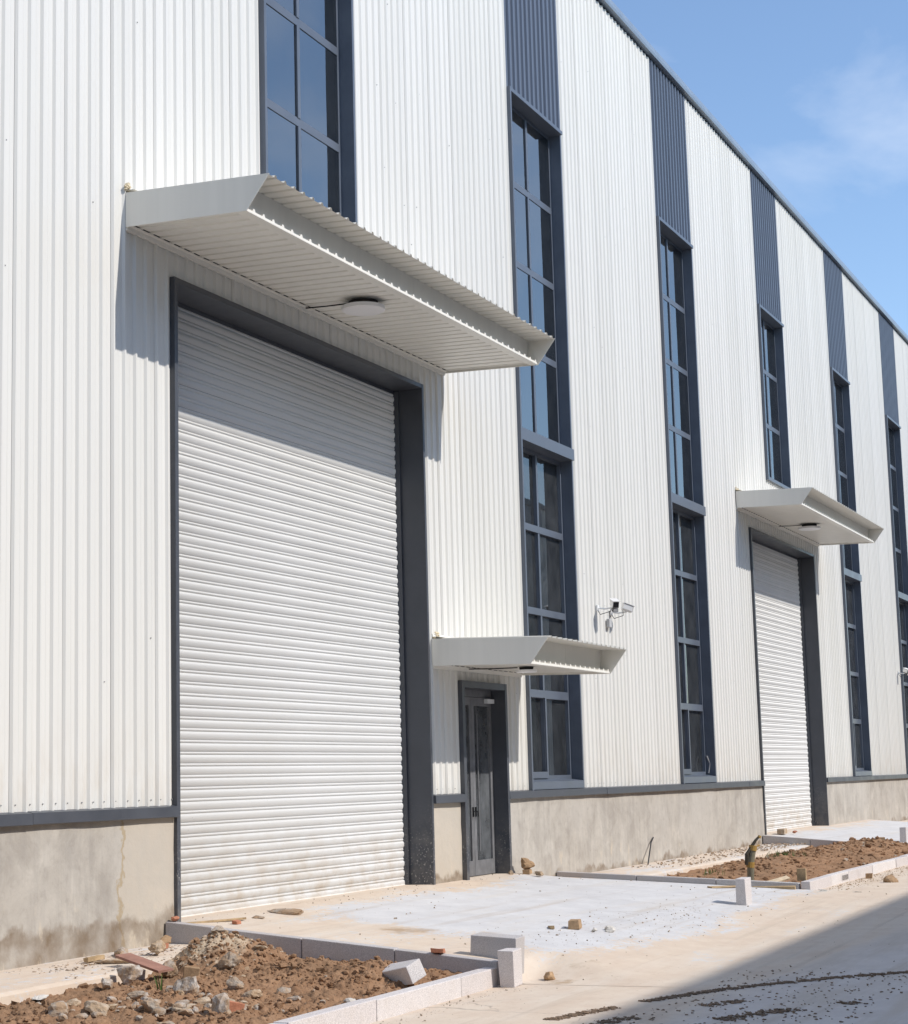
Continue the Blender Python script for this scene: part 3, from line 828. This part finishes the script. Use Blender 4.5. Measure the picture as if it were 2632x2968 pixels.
def security_camera(x, z, label, yaw_body, pos_y, lamp):
    t = tag(empty('security_camera', (x, 0, z)), label, 'security camera', 'cameras on brackets on the ribbed wall')
    p = MB(); p.box(x - .06, x + .06, -.03, .0, z - .09, z + .05); p.build('wall_plate', plastic_white, t)
    a_ = MB(); a_.tube([(x, -.02, z - .02), (x, -.18, z - .05), (x - .0, pos_y, z - .03)], .02, 8); a_.build('bracket', plastic_white, t)
    M = Matrix.Translation((x, pos_y, z + .07)) @ Matrix.Rotation(yaw_body, 4, 'Z') @ Matrix.Rotation(R(-20), 4, 'Y')
    bd = MB(); bd.prism([(-.075, -.06), (-.045, -.09), (.045, -.09), (.075, -.06), (.075, .045), (.05, .07), (-.05, .07), (-.075, .045)], -.13, .11, 'x')
    bd.v = [tuple(M @ Vector(v)) for v in bd.v]; o = bd.build('housing', plastic_white, t)
    hd = MB(); hd.box(-.165, .12, -.09, .09, .072, .084, 0, M); hd.build('sun_hood', plastic_white, o)
    fc = MB(); fc.box(-.138, -.131, -.066, .066, -.078, .055, 0, M); fc.build('lens_window', lens_black, o)
    if lamp:
        l = MB(); l.box(-.13, -.04, -.06, .06, -.185, -.10, 0, M); lo = l.build('infrared_lamp', lens_black, t)
        l = MB(); l.box(-.136, -.131, -.05, .05, -.175, -.11, 0, M); l.build('lamp_face', grey_mount, lo)
    t.scale = (.7, .7, .7)
    w = MB(); w.tube([tuple(M @ Vector((.08, 0, -.08))), (x - .05, pos_y + .08, z - .12), (x - .08, -.10, z - .18), (x - .02, -.01, z - .06)], .009, 6); w.build('cable', black_m, t)
    return t
security_camera(28.30, 4.02, 'white camera with black lens and lamp below, beside second window strip', R(38), -.42, True)
security_camera(28.98, 4.0, 'white camera seen from behind, just right of the black-fronted camera', R(127), -.40, False)
jb = MB(); jb.box(28.72, 28.84, -.06, .0, 3.72, 3.86)
tag(bevel(jb.build('junction_box', grey_mount), .008), 'small grey junction box on the wall under the paired cameras', 'junction box')
security_camera(54.35, 4.05, 'small white camera at the far right edge of the wall', R(60), -.34, True)

# ================================================================== kerbs
def kerb(label, axis, fixed, t0, cuts, ztop, h, w=.12, mat=granite):
    """a run of kerb stones; every stone its own mesh"""
    x_, y_ = (fixed, cuts[0]) if axis == 'y' else (cuts[0], fixed)
    t = tag(empty('kerb', (x_, y_, ztop(cuts[0]) - h)), label, 'kerb', 'granite kerbs edging the soil beds')
    q = random.Random(int(abs(fixed) * 100))
    for a, b in zip(cuts, cuts[1:]):
        lo, hi = (a, b) if a < b else (b, a)
        lo += .005; hi -= .005; d = q.uniform(-.006, .006); e = q.uniform(-.005, .005)
        m = MB()
        if axis == 'y':
            p = lambda yy, xx, zz: (xx + d, yy, zz)
            m.add([p(lo, fixed, ztop(lo) - h), p(lo, fixed + w, ztop(lo) - h), p(hi, fixed + w, ztop(hi) - h), p(hi, fixed, ztop(hi) - h),
                   p(lo, fixed, ztop(lo) + e), p(lo, fixed + w, ztop(lo) + e), p(hi, fixed + w, ztop(hi) + e), p(hi, fixed, ztop(hi) + e)],
                  [(3, 2, 1, 0), (4, 5, 6, 7), (0, 1, 5, 4), (2, 3, 7, 6), (1, 2, 6, 5), (3, 0, 4, 7)])
        else:
            p = lambda xx, yy, zz: (xx, yy + d, zz)
            m.add([p(lo, fixed, ztop(lo) - h), p(hi, fixed, ztop(hi) - h), p(hi, fixed + w, ztop(hi) - h), p(lo, fixed + w, ztop(lo) - h),
                   p(lo, fixed, ztop(lo) + e), p(hi, fixed, ztop(hi) + e), p(hi, fixed + w, ztop(hi) + e), p(lo, fixed + w, ztop(lo) + e)],
                  [(3, 2, 1, 0), (4, 5, 6, 7), (0, 1, 5, 4), (2, 3, 7, 6), (1, 2, 6, 5), (3, 0, 4, 7)])
        bevel(m.build('kerb_stone', mat, t), .007, 2)
    return t
k1 = lambda y: lerp(.022, -.298, min(1, -y / 3.47))
kerb('grey granite kerb sloping out from the left jamb of the near shutter', 'y', 15.44, 0, [-.004, -.53, -1.49, -2.45, -3.46], k1, .36)
kerb('pale granite kerb along the road in front of the near soil bed', 'x', -3.485, 0, [6.6, 7.6, 8.6, 9.6, 10.6, 11.6, 12.98, 14.587, 15.38], lambda x: -.34, .24, .13, granite_pale)
k2 = lambda y: lerp(-.074, -.252, min(1, -y / 3.65))
kerb('low granite kerb running out from the plinth right of the entrance door', 'y', 26.0, 0, [-.01, -1.25, -2.44, -3.64], k2, .30)
kerb('pale granite kerb along the road in front of the far soil bed', 'x', -3.79, 0, [26.0, 26.55, 27.4, 28.6, 29.5, 30.4, 31.4, 32.4, 33.4, 34.4, 35.4, 36.4, 37.4, 38.1], lambda x: -.235, .24, .13, granite_pale)
k3 = lambda y: lerp(.0, -.29, min(1, -y / 3.47))
kerb('dark granite kerb between the far soil bed and the far shutter ramp', 'y', 38.02, 0, [-.01, -1.0, -2.0, -3.0, -3.62], k3, .40)
kerb('pale granite kerb beyond the far shutter ramp', 'x', -3.79, 0, [49.0 + k for k in range(0, 11)], lambda x: -.235, .24, .13, granite_pale)

# loose stone blocks ----------------------------------------------------
def block(name, loc, size, rz, tilt, mat, label, cat, group=None, skew=0.0):
    sx, sy, sz = size; q = random.Random(int(loc[0] * 977))
    m = MB(); j = lambda: q.uniform(-.008, .008)
    m.add([(-sx / 2 + skew + j(), -sy / 2 + j(), 0), (sx / 2 + j(), -sy / 2 + j(), 0), (sx / 2 + j(), sy / 2 + j(), 0), (-sx / 2 + skew + j(), sy / 2 + j(), 0),
           (-sx / 2 + j(), -sy / 2 + j(), sz + j()), (sx / 2 + j(), -sy / 2 + j(), sz + j()), (sx / 2 + j(), sy / 2 + j(), sz + j()), (-sx / 2 + j(), sy / 2 + j(), sz + j())],
          [(3, 2, 1, 0), (4, 5, 6, 7), (0, 1, 5, 4), (2, 3, 7, 6), (1, 2, 6, 5), (3, 0, 4, 7)])
    o = m.build(name, mat); bevel(o, .006 if sz > .1 else .003, 2)
    o.location = loc; o.rotation_euler = (tilt[0], tilt[1], rz)
    return tag(o, label, cat, group)
block('stone_block', (15.40, -3.60, -.505), (.26, .14, .315), R(4), (0, R(-2)), granite_pale, 'short granite block standing upright at the near kerb corner', 'stone block', None, .03)
block('stone_slab', (15.76, -3.32, -.46), (.19, .46, .36), R(-3), (R(3), 0), granite, 'tall granite slab standing on edge behind the upright block', 'stone slab', None)
block('stone_block', (14.40, -3.06, -.37), (.16, .46, .15), R(-28), (R(-10), R(-24)), granite_pale, 'granite kerb offcut fallen tilted onto the brown soil', 'stone block')
block('stone_block', (23.08, -3.64, -.36), (.34, .13, .345), R(2), (0, 0), granite_pale, 'squared granite block standing alone by the far bed corner', 'stone block')
block('stone_block', (39.6, -2.62, -.26), (.34, .13, .34), R(2), (0, 0), granite_pale, 'granite block standing on the far shutter ramp at the picture edge', 'stone block')

# ================================================================== rubble, bricks, wood
q = random.Random(21)
def rock(mb, s, qq, sub=3):
    """a broken lump: a ball cut by random planes, then roughened"""
    bm = bmesh.new(); bmesh.ops.create_icosphere(bm, subdivisions=sub, radius=1)
    pl = [(Vector((qq.gauss(0, 1), qq.gauss(0, 1), qq.gauss(0, 1))).normalized(), qq.uniform(.42, .80)) for _ in range(13)]
    off = Vector((qq.uniform(0, 99), qq.uniform(0, 99), qq.uniform(0, 99)))
    for v in bm.verts:
        d = v.co.normalized(); r = 1.0
        for nrm, k in pl:
            c = d.dot(nrm)
            if c > .05: r = min(r, k / c)
        r *= 1 + .14 * noise.fractal(d * 2.4 + off, 1, 2, 4) + .10 * noise.noise(d * 8 + off)
        v.co = Vector((d.x * r * s[0] * 1.12, d.y * r * s[1] * 1.12, d.z * r * s[2] * 1.12))
    idx = {v: i for i, v in enumerate(bm.verts)}
    mb.add([v.co.copy() for v in bm.verts], [tuple(idx[v] for v in f.verts) for f in bm.faces]); bm.free()
def lump(name, loc, s, mat, label, cat, group=None, n=16, seed=None, tilt=0):
    qq = random.Random(seed if seed is not None else int(loc[0] * 1000 + loc[1] * 77))
    m = MB(); rock(m, s, qq, 3 if max(s) > .08 else 2)
    o = m.build(name, mat); o.location = loc; o.rotation_euler = (tilt, tilt * .5, qq.uniform(0, 6)); return tag(o, label, cat, group)
def onbed(x, y, dz=0): return (x, y, bed1(x, y) + dz * .45)
# near bed: pieces with a look of their own
block('board', (13.52, -1.03, -.165), (.52, .17, .018), R(-101), (R(4), R(13)), tile_red, 'red-brown board leaning from the walkway onto the soil', 'board')
bl = block('brick', (13.50, -1.50, bed1(13.50, -1.50) - .015), (.22, .13, .11), R(30), (R(8), R(5)), brick_m, 'brown clay brick lying at the foot of the gravel pile', 'brick')
lump('concrete_lump', (13.10, -1.18, -.19), (.13, .11, .10), rubble_m, 'large angular grey lump of concrete against the walkway edge', 'rubble')
lump('concrete_lump', (13.62, -1.22, -.23), (.10, .08, .08), rubble_m, 'rough grey lump wedged right of the red-brown board', 'rubble')
lump('concrete_lump', (13.95, -1.62, -.18), (.12, .10, .09), rubble_m, 'crumbling grey lump just right of the brown brick', 'rubble')
block('plank', (13.80, -.33, -.175), (.30, .05, .035), R(8), (0, 0), wood_m, 'short grey-brown wood offcut lying on the walkway near the plinth', 'plank')
lump('mortar_slab', (13.75, -.62, -.165), (.20, .10, .035), rubble_tan, 'flat tan slab of mortar behind the red-brown board', 'rubble')
lump('mortar_slab', (14.45, -.55, -.13), (.14, .08, .07), rubble_tan, 'tan wedge of mortar standing near the corner of the kerb', 'rubble')
lump('concrete_slab', (14.25, -.30, -.155), (.22, .08, .05), rubble_m, 'flat broken grey slab close under the plinth', 'rubble')
lump('brick_piece', (15.26, -.12, -.13), (.07, .05, .05), brick_m, 'small brown brick piece in the corner of plinth and kerb', 'brick')
block('brick', (14.75, -.42, -.165), (.20, .06, .04), R(15), (0, 0), brick_red, 'thin brick strip lying on the gravelly walkway', 'brick')
block('brick', (12.20, -2.66, bed1(12.2, -2.66) + .01), (.17, .06, .09), R(-25), (R(10), R(12)), brick_red, 'orange-red hollow brick fragment half sunk in soil', 'brick')
lump('concrete_lump', onbed(11.98, -2.72, .05), (.11, .08, .12), rubble_m, 'tall pitted grey lump left of the red brick fragment', 'rubble', None, 22)
lump('concrete_lump', onbed(12.55, -2.08, .05), (.13, .10, .11), rubble_m, 'pale pointed lump on top of the middle rubble heap', 'rubble', None, 18)
lump('concrete_slab', onbed(11.95, -2.42, .03), (.13, .07, .03), rubble_tan, 'flat cream shard of mortar lying on the soil', 'rubble')
lump('concrete_slab', onbed(13.30, -3.10, .02), (.07, .05, .035), paper_m, 'small white tile chip on soil near the front kerb', 'rubble')
lump('concrete_lump', onbed(13.5, -2.40, .03), (.08, .06, .06), rubble_m, 'small pale chunk on the slope of the brown mound', 'rubble')
lump('concrete_lump', onbed(13.08, -2.18, .04), (.09, .07, .07), rubble_m, 'grey chunk with a shadowed face in mid bed', 'rubble')
lump('concrete_slab', onbed(11.93, -1.16, .02), (.15, .05, .02), paper_m, 'thin white strip of plaster near the walkway', 'rubble')
lump('concrete_lump', onbed(11.50, -1.62, .03), (.12, .09, .08), rubble_m, 'grey-white lump low in the left corner of the bed', 'rubble')
lump('concrete_lump', onbed(11.62, -1.90, .03), (.14, .10, .07), rubble_tan, 'tan rounded lump next to the left corner lump', 'rubble')
# alike rubble: nothing tells one from the next
for k in range(76):
    u = q.random()
    zone = 0 if u < .5 else 1 if u < .68 else 3 if u < .85 else 2
    if zone == 0: x, y = q.gauss(12.30, .34), q.gauss(-2.25, .28)
    elif zone == 3: x, y = q.gauss(11.55, .22), q.gauss(-1.85, .22)
    elif zone == 1: x, y = q.gauss(14.22, .22), q.gauss(-1.12, .2)
    else: x, y = q.uniform(11.2, 14.9), q.uniform(-3.2, -1.2)
    if not (-3.3 < y < -1.0 and x < 15.3): continue
    s = .024 + .062 * q.random() ** 1.5
    lump('rubble_chunk', onbed(x, y, s * .7), (s * q.uniform(.9, 1.4), s, s * q.uniform(.5, .9)), q.choice([rubble_m, rubble_m, rubble_tan]),
         ('small pale chunk in the rubble heap in the middle of the near bed', 'small pale chunk on the gravel pile beside the near kerb', 'small stray chunk of rubble on the open brown soil', 'small pale chunk in the low rubble heap near the walkway edge')[zone],
         'rubble', ('chunks in the middle rubble heap', 'chunks on the gravel pile', 'stray chunks on the near soil', 'chunks in the low heap by the walkway')[zone], 12, 1000 + k)
# clods: uncountable
def scatter(name, mats, N, pick, seed, kind='stuff', n=9):
    qq = random.Random(seed); m = MB()
    tmpl = []
    for _ in range(14):
        t = MB()
        if n: hull(t, (0, 0, 0), (1, 1, 1), qq, n, False)
        else: rock(t, (.95, .9, .85), qq, 2 if N < 4000 else 1)
        tmpl.append(t)
    for _ in range(N):
        r = pick(qq)
        if r is None: continue
        x, y, z, s, fl = r
        t = qq.choice(tmpl); a = qq.uniform(0, 6.28); ca, sa = math.cos(a), math.sin(a); sy = s * qq.uniform(.6, 1)
        m.add([(x + ca * v[0] * s - sa * v[1] * sy, y + sa * v[0] * s + ca * v[1] * sy, z + v[2] * s * fl) for v in t.v], t.f)
    return m.build(name, mats, None, kind)
def clod_pick(fz, x0, x1, y0, y1, dens, smin, smax):
    def f(qq):
        x, y = qq.uniform(x0, x1), qq.uniform(y0, y1)
        if qq.random() > dens(x, y): return None
        s = smin * (smax / smin) ** (qq.random() ** 2.2); return (x, y, fz(x, y) + s * .2, s, qq.uniform(.55, .9))
    return f
d1 = lambda x, y: .12 + 1.1 * bumps(x, y, B1) / .15 + .3 * (fbm(x, y, 1.3, 2, 9) > 0)
scatter('soil_clods', clod_m, 8000, clod_pick(bed1, 10.8, 15.42, -3.33, -1.02, d1, .007, .046), 5, n=0)
scatter('soil_clods', clod_m, 2600, clod_pick(bed1, 10.8, 15.42, -3.33, -1.02, d1, .010, .055), 55)
d2 = lambda x, y: .3 + bumps(x, y, B2) / .2
scatter('soil_clods', clod_m, 2600, clod_pick(bed2, 26.2, 38, -3.62, -1.1, d2, .015, .075), 6, n=0)
scatter('rubble_chips', rubble_m, 900, clod_pick(bed1, 11.0, 14.9, -3.2, -1.05, lambda x, y: .06 + math.exp(-(((x - 12.35) / .6) ** 2 + ((y + 2.3) / .45) ** 2)) + .7 * math.exp(-(((x - 14.4) / .4) ** 2 + ((y + 1.25) / .35) ** 2)), .008, .035), 41)
scatter('rubble_gravel', rubble_tan, 1800, clod_pick(bed1, 13.8, 15.38, -2.0, -.98, lambda x, y: math.exp(-(((x - 14.36) / .5) ** 2 + ((y + 1.2) / .4) ** 2)), .008, .035), 8)
scatter('walkway_gravel', rubble_m, 650, lambda qq: (lambda x, y: (x, y, -.185 - .012 * (y < -.6), qq.uniform(.005, .024), .6))(12.6 + 2.8 * qq.random() ** .6, qq.uniform(-.95, -.03)), 9)
scatter('far_bed_rubble', rubble_m, 260, clod_pick(bed2, 27, 38, -3.5, -1.0, lambda x, y: .7, .015, .07), 10)
scatter('far_walkway_gravel', rubble_m, 500, lambda qq: (lambda x, y: (x, y, -.175, qq.uniform(.008, .04), .6))(38 - 9 * qq.random() ** 1.6, qq.uniform(-.95, -.03)), 13)
# grit on the ramp and the road
def grit(qq):
    u = qq.random()
    if u < .35: x, y = qq.gauss(19.5, 2.2), qq.gauss(-3.4, .35)
    elif u < .5: x, y = qq.uniform(15.6, 25), qq.gauss(-.1, .22)
    elif u < .72: x, y = qq.uniform(15.7, 25.9), qq.uniform(-4.2, -.2)
    elif u < .88: x, y = qq.uniform(10.5, 15.4), -3.55 - abs(qq.gauss(0, .14))
    else: x, y = qq.uniform(11, 28), qq.uniform(-6.5, -3.9)
    if 15.56 < x < 26 and -5.3 < y < .33: z = apron_top(x, y, 15.56, 26)
    elif y < -3.5: z = road_z(x, y)
    else: return None
    s = .003 * 6 ** (qq.random() ** 3.4); return (x, y, z + s * .3, s, qq.uniform(.5, .9))
scatter('grit', grit_m, 1500, grit, 17)
scatter('grit', grit_m, 400, grit, 18)
scatter('road_grit', rubble_tan, 1200, lambda qq: (lambda x, y: (x, y, road_z(x, y), .005 * 5 ** (qq.random() ** 2.6), .7))(qq.uniform(26, 40), -3.85 - abs(qq.gauss(0, .25))), 19)

# pieces on the ramp and the road
az = lambda x, y: apron_top(x, y, 15.56, 26.0)
block('brick', (18.55, -3.05, az(18.55, -3.05)), (.23, .11, .09), R(12), (0, 0), brick_m, 'tan brick lying alone in the middle of the concrete ramp', 'brick')
block('plank', (18.35, -2.86, az(18.4, -2.9)), (.22, .05, .03), R(28), (0, R(4)), wood_m, 'thin curved wood chip left of the tan ramp brick', 'plank')
for k, (x, y, s) in enumerate(((18.62, -3.42, .06), (18.75, -3.38, .07), (18.45, -3.30, .04))):
    lump('plaster_crumb', (x, y, az(x, y) + .02), (s * 1.3, s, s * .5), paper_m, ('middle one of three pale plaster crumbs right of the tan ramp brick', 'largest and rightmost pale plaster crumb near the tan ramp brick', 'smallest pale plaster crumb, just beside the tan ramp brick')[k], 'rubble', 'plaster crumbs on the ramp', 12)
lump('stone', (15.86, -3.78, -.468), (.075, .06, .05), brick_m, 'rounded brown stone on sandy road right of the upright block', 'stone')
block('roof_tile', (15.50, -2.86, k1(-2.86) + .006), (.19, .11, .035), R(18), (R(3), R(4)), brick_red, 'orange-brown tile piece lying on top of the near kerb', 'tile')
lump('rough_stone', (24.38, -.20, .095), (.16, .13, .10), brick_m, 'rough brown rock propped beside the foot of the entrance door', 'stone', None, 26)
block('brick', (24.36, -.21, -.02), (.17, .10, .06), R(10), (0, 0), brick_m, 'small brick chock under the rough rock by the door', 'brick')
lump('stone', (24.10, -.48, .0), (.09, .06, .04), rubble_tan, 'small flat tan stone on the ramp before the door rock', 'stone')
lump('stone', (24.02, -.10, .02), (.04, .04, .045), rubble_tan, 'little pale stone against the right door jamb', 'stone')
lump('mortar_slab', (17.2, -.33, az(17.2, -.33) + .015), (.26, .07, .035), rubble_m, 'long flat crust of broken mortar in front of the near shutter', 'rubble')
lump('mortar_slab', (16.62, -.34, az(16.6, -.34) + .01), (.10, .05, .02), rubble_m, 'small pale flake left of the long mortar crust', 'rubble')
block('brick', (16.02, -.46, az(16.0, -.46)), (.11, .05, .035), R(5), (0, 0), brick_red, 'small reddish chip near the left foot of the shutter', 'brick')
block('plank', (16.0, -.22, az(16, -.22)), (.75, .05, .02), R(-22), (0, 0), wood_m, 'thin grey batten lying along the kerb below the shutter', 'plank')
lump('brick_piece', (15.52, -.08, .05), (.08, .05, .03), brick_red, 'reddish shard on the kerb end at the shutter jamb', 'brick')
# at the far bed
block('plank', (25.35, -2.75, az(25.35, -2.75) + .005), (.62, .09, .02), R(-24), (0, R(2)), wood_m, 'split wood lath lying on the ramp left of the far block', 'plank')
block('plank', (25.93, -3.30, -.36), (.05, .60, .07), R(0), (0, R(-12)), wood_m, 'brown board leaning against the far kerb near its corner', 'plank')
block('carton', (26.45, -3.58, -.25), (.10, .13, .17), R(8), (0, 0), wood_m, 'small brown carton standing inside the far kerb corner', 'carton')
block('plank', (26.35, -3.20, -.26), (.50, .10, .02), R(-40), (R(18), R(-10)), timber_pale, 'pale split plank propped up inside the far kerb', 'plank')
block('plank', (26.75, -3.10, -.27), (.35, .09, .02), R(35), (R(-14), R(8)), timber_pale, 'short pale board crossing the propped plank', 'plank')
for k in range(9):
    x, y = 25.9 + q.gauss(0, .28), -4.02 + q.gauss(0, .07)
    s = q.uniform(.035, .075)
    lump('plaster_crumb', (x, y, -.385 + s * .3), (s * 1.3, s, s * .6), paper_m, 'white plaster crumb in the heap before the far kerb corner', 'rubble', 'white crumbs before the far kerb corner', 12, 300 + k)
lump('stone', (28.3, -4.50, -.35), (.12, .09, .08), brick_m, 'brown stone on the sunlit road past the far kerb corner', 'stone')
lump('stone', (25.9, -4.45, -.39), (.10, .06, .04), paper_m, 'small white stone on the sand near the shadow edge', 'stone')
block('brick', (29.3, -3.95, -.385), (.14, .10, .08), R(10), (0, 0), brick_m, 'tan brick end against the pale far kerb', 'brick')
gr = MB()
for k in range(6): gr.box(28.1 + .07 * k, 28.125 + .07 * k, -3.802, -3.797, -.345, -.27)
tag(gr.build('drain_grate', lens_black), 'row of dark drain slots in the far kerb face', 'drain grate')
block('brick', (38.85, -.22, .0), (.42, .16, .10), R(6), (0, 0), rubble_tan, 'long tan block lying before the far shutter', 'brick')
lump('stone', (39.2, -.40, .02), (.09, .06, .04), brick_red, 'small reddish stone right of the long tan block', 'stone')
block('brick', (38.55, -2.35, -.19), (.26, .14, .10), R(14), (0, 0), brick_m, 'brown brick on the far ramp beside the dark kerb', 'brick')

# conduit stub with tape
cp = tag(empty('conduit_pipe', (27.1, -2.65, -.28)), 'upright grey pipe stub wrapped in yellow tape in the far bed', 'pipe')
m = MB(); m.tube([(27.1, -2.65, -.33), (27.1, -2.67, 0), (27.12, -2.71, .21)], .052, 12); m.build('conduit', pipe_m, cp)
m = MB(); m.tube([(27.1, -2.655, -.09), (27.1, -2.665, -.01)], .062, 12); m.build('tape_band', tape_m, cp)
m = MB(); m.tube([(27.11, -2.70, .15), (27.12, -2.712, .225)], .060, 12); m.tube([(27.12, -2.71, .20), (27.22, -2.78, .225)], .014, 6); m.build('tape_band', tape_m, cp)
m = MB(); m.tube([(27.05, -2.62, -.05), (27.04, -2.63, .1), (27.1, -2.70, .22), (27.13, -2.75, .30), (27.17, -2.80, .36)], [.03, .03, .026, .022, .016], 8); m.build('cable_sleeve', sleeve_m, cp)
m = MB(); m.tube([(27.165, -2.795, .335), (27.175, -2.805, .365)], .026, 8); m.build('tape_tip', tape_m, cp)
m = MB(); m.tube([(29.9, -.16, -.18), (30.2, -.10, .0), (30.5, -.035, .16), (30.68, -.02, .24)], .012, 6)
tag(m.build('rebar', black_m), 'thin dark rod leaning against the plinth behind the far bed', 'rod')
# grass tufts
def tuft(loc, n, h, spread, label, seed):
    qq = random.Random(seed); m = MB()
    for _ in range(n):
        a = qq.uniform(0, 6.28); r = qq.uniform(0, spread); x, y = loc[0] + r * math.cos(a), loc[1] + r * math.sin(a)
        hh = h * qq.uniform(.5, 1); lx, ly = qq.gauss(0, .35) * hh, qq.gauss(0, .35) * hh; w = .006
        dx, dy = math.cos(a + 1.5) * w, math.sin(a + 1.5) * w
        m.add([(x - dx, y - dy, loc[2]), (x + dx, y + dy, loc[2]), (x + lx * .5 + dx * .8, y + ly * .5 + dy * .8, loc[2] + hh * .6), (x + lx * .5 - dx * .8, y + ly * .5 - dy * .8, loc[2] + hh * .6), (x + lx, y + ly, loc[2] + hh)],
              [(0, 1, 2, 3), (3, 2, 4)])
    tag(m.build('grass_tuft', grass_m), label, 'grass')
tuft(onbed(12.85, -1.62, -.01), 9, .16, .04, 'few thin grass blades on the near soil bed', 1)
tuft((31.8, -2.0, bed2(31.8, -2.0) - .02), 90, .14, .45, 'green grass patch on the far soil mound', 2)
tuft((28.2, -1.75, bed2(28.2, -1.75) - .02), 24, .16, .22, 'thin grass tuft near the far walkway', 3)

# mud prints left by tyres ----------------------------------------------
def mud_track(path, N, width, seed, smin, smax, gap=.0):
    qq = random.Random(seed); pts = [Vector((*p, 0)) for p in path]
    seg = [(pts[i + 1] - pts[i]).length for i in range(len(pts) - 1)]; L = sum(seg)
    def f(_):
        s = qq.random() * L
        if gap and (fbm(s, seed, 1.4, 2) < gap): return None
        if math.fmod(s + .04 * math.sin(s * 9), .13) > .092: return None            # tread blocks
        i = 0; t = s
        while t > seg[i] and i < len(seg) - 1: t -= seg[i]; i += 1
        d = (pts[i + 1] - pts[i]).normalized(); p = pts[i] + d * t; nrm = Vector((-d.y, d.x, 0)); w = qq.gauss(0, width)
        p = p + nrm * w; r = smin * (smax / smin) ** (qq.random() ** 1.6)
        return (p.x, p.y, road_z(p.x, p.y) + r * .1, r, .38)
    return f
mud_m = soil_mat('dried_mud', (.20, .135, .09), (.31, .22, .15))
scatter('mud_track', mud_m, 5200, mud_track([(13.3, -4.78), (14.22, -5.05), (14.7, -5.19), (15.34, -5.46), (15.88, -5.79), (16.5, -6.26), (17.2, -7.0)], 0, .030, 31, .007, .028, -.3), 31)
scatter('mud_track', mud_m, 1500, mud_track([(12.2, -4.98), (12.86, -5.157), (13.41, -5.28), (13.81, -5.47), (14.42, -5.72), (14.8, -5.95), (15.3, -6.45)], 0, .045, 32, .010, .032, -.05), 32)
scatter('mud_track', mud_m, 1300, mud_track([(12.3, -5.55), (13.0, -5.81), (13.42, -5.97), (13.92, -6.185), (14.35, -6.46), (15.0, -6.95)], 0, .055, 33, .010, .032, -.05), 33)
scatter('mud_track', mud_m, 520, lambda qq: (lambda x, y: (x, y, road_z(x, y), qq.uniform(.006, .022), .4))(qq.uniform(12.5, 17), qq.uniform(-7, -5.3)), 34)

# ================================================================== the twin building across the road (out of frame; casts the road's shade, seen in the glass)
twin = tag(empty('warehouse', (20, -22.8, 0)), 'white warehouse across the road, mirrored in the window glass', 'building')
YT = -22.75
m = MB(); m.box(-30, 95, YT - 30, YT - .06, -.62, 14.75); m.build('wall', far_wall_m, twin)
m = MB(); m.prism([(YT + .06, 14.75), (YT + .06, 15.02), (YT - 15, 16.3), (YT - 30.2, 15.02), (YT - 30.2, 14.75)], -30.1, 95.1, 'x'); m.build('roof', far_dark, twin)
m = MB(); m.box(-30, 95, YT - .058, YT, -.62, 1.05); m.build('plinth', plinth_render, twin)
rb = MB(); k = 0
x = -30
while x < 95: rb.box(x, x + .05, YT - .058, YT - .03, 1.05, 14.74); x += .38
rb.build('wall_ribs', far_wall_m, twin)
x = -28
while x < 93:
    w = MB(); w.box(x, x + 2.3, YT - .05, YT + .03, 1.1, 11.8); w_ = w.build('window', far_dark, twin)
    s_ = MB(); s_.box(x, x + 2.3, YT - .05, YT - .01, 11.82, 14.74); s_.build('spandrel_sheet', blue_sheet, twin)
    x += 7.44
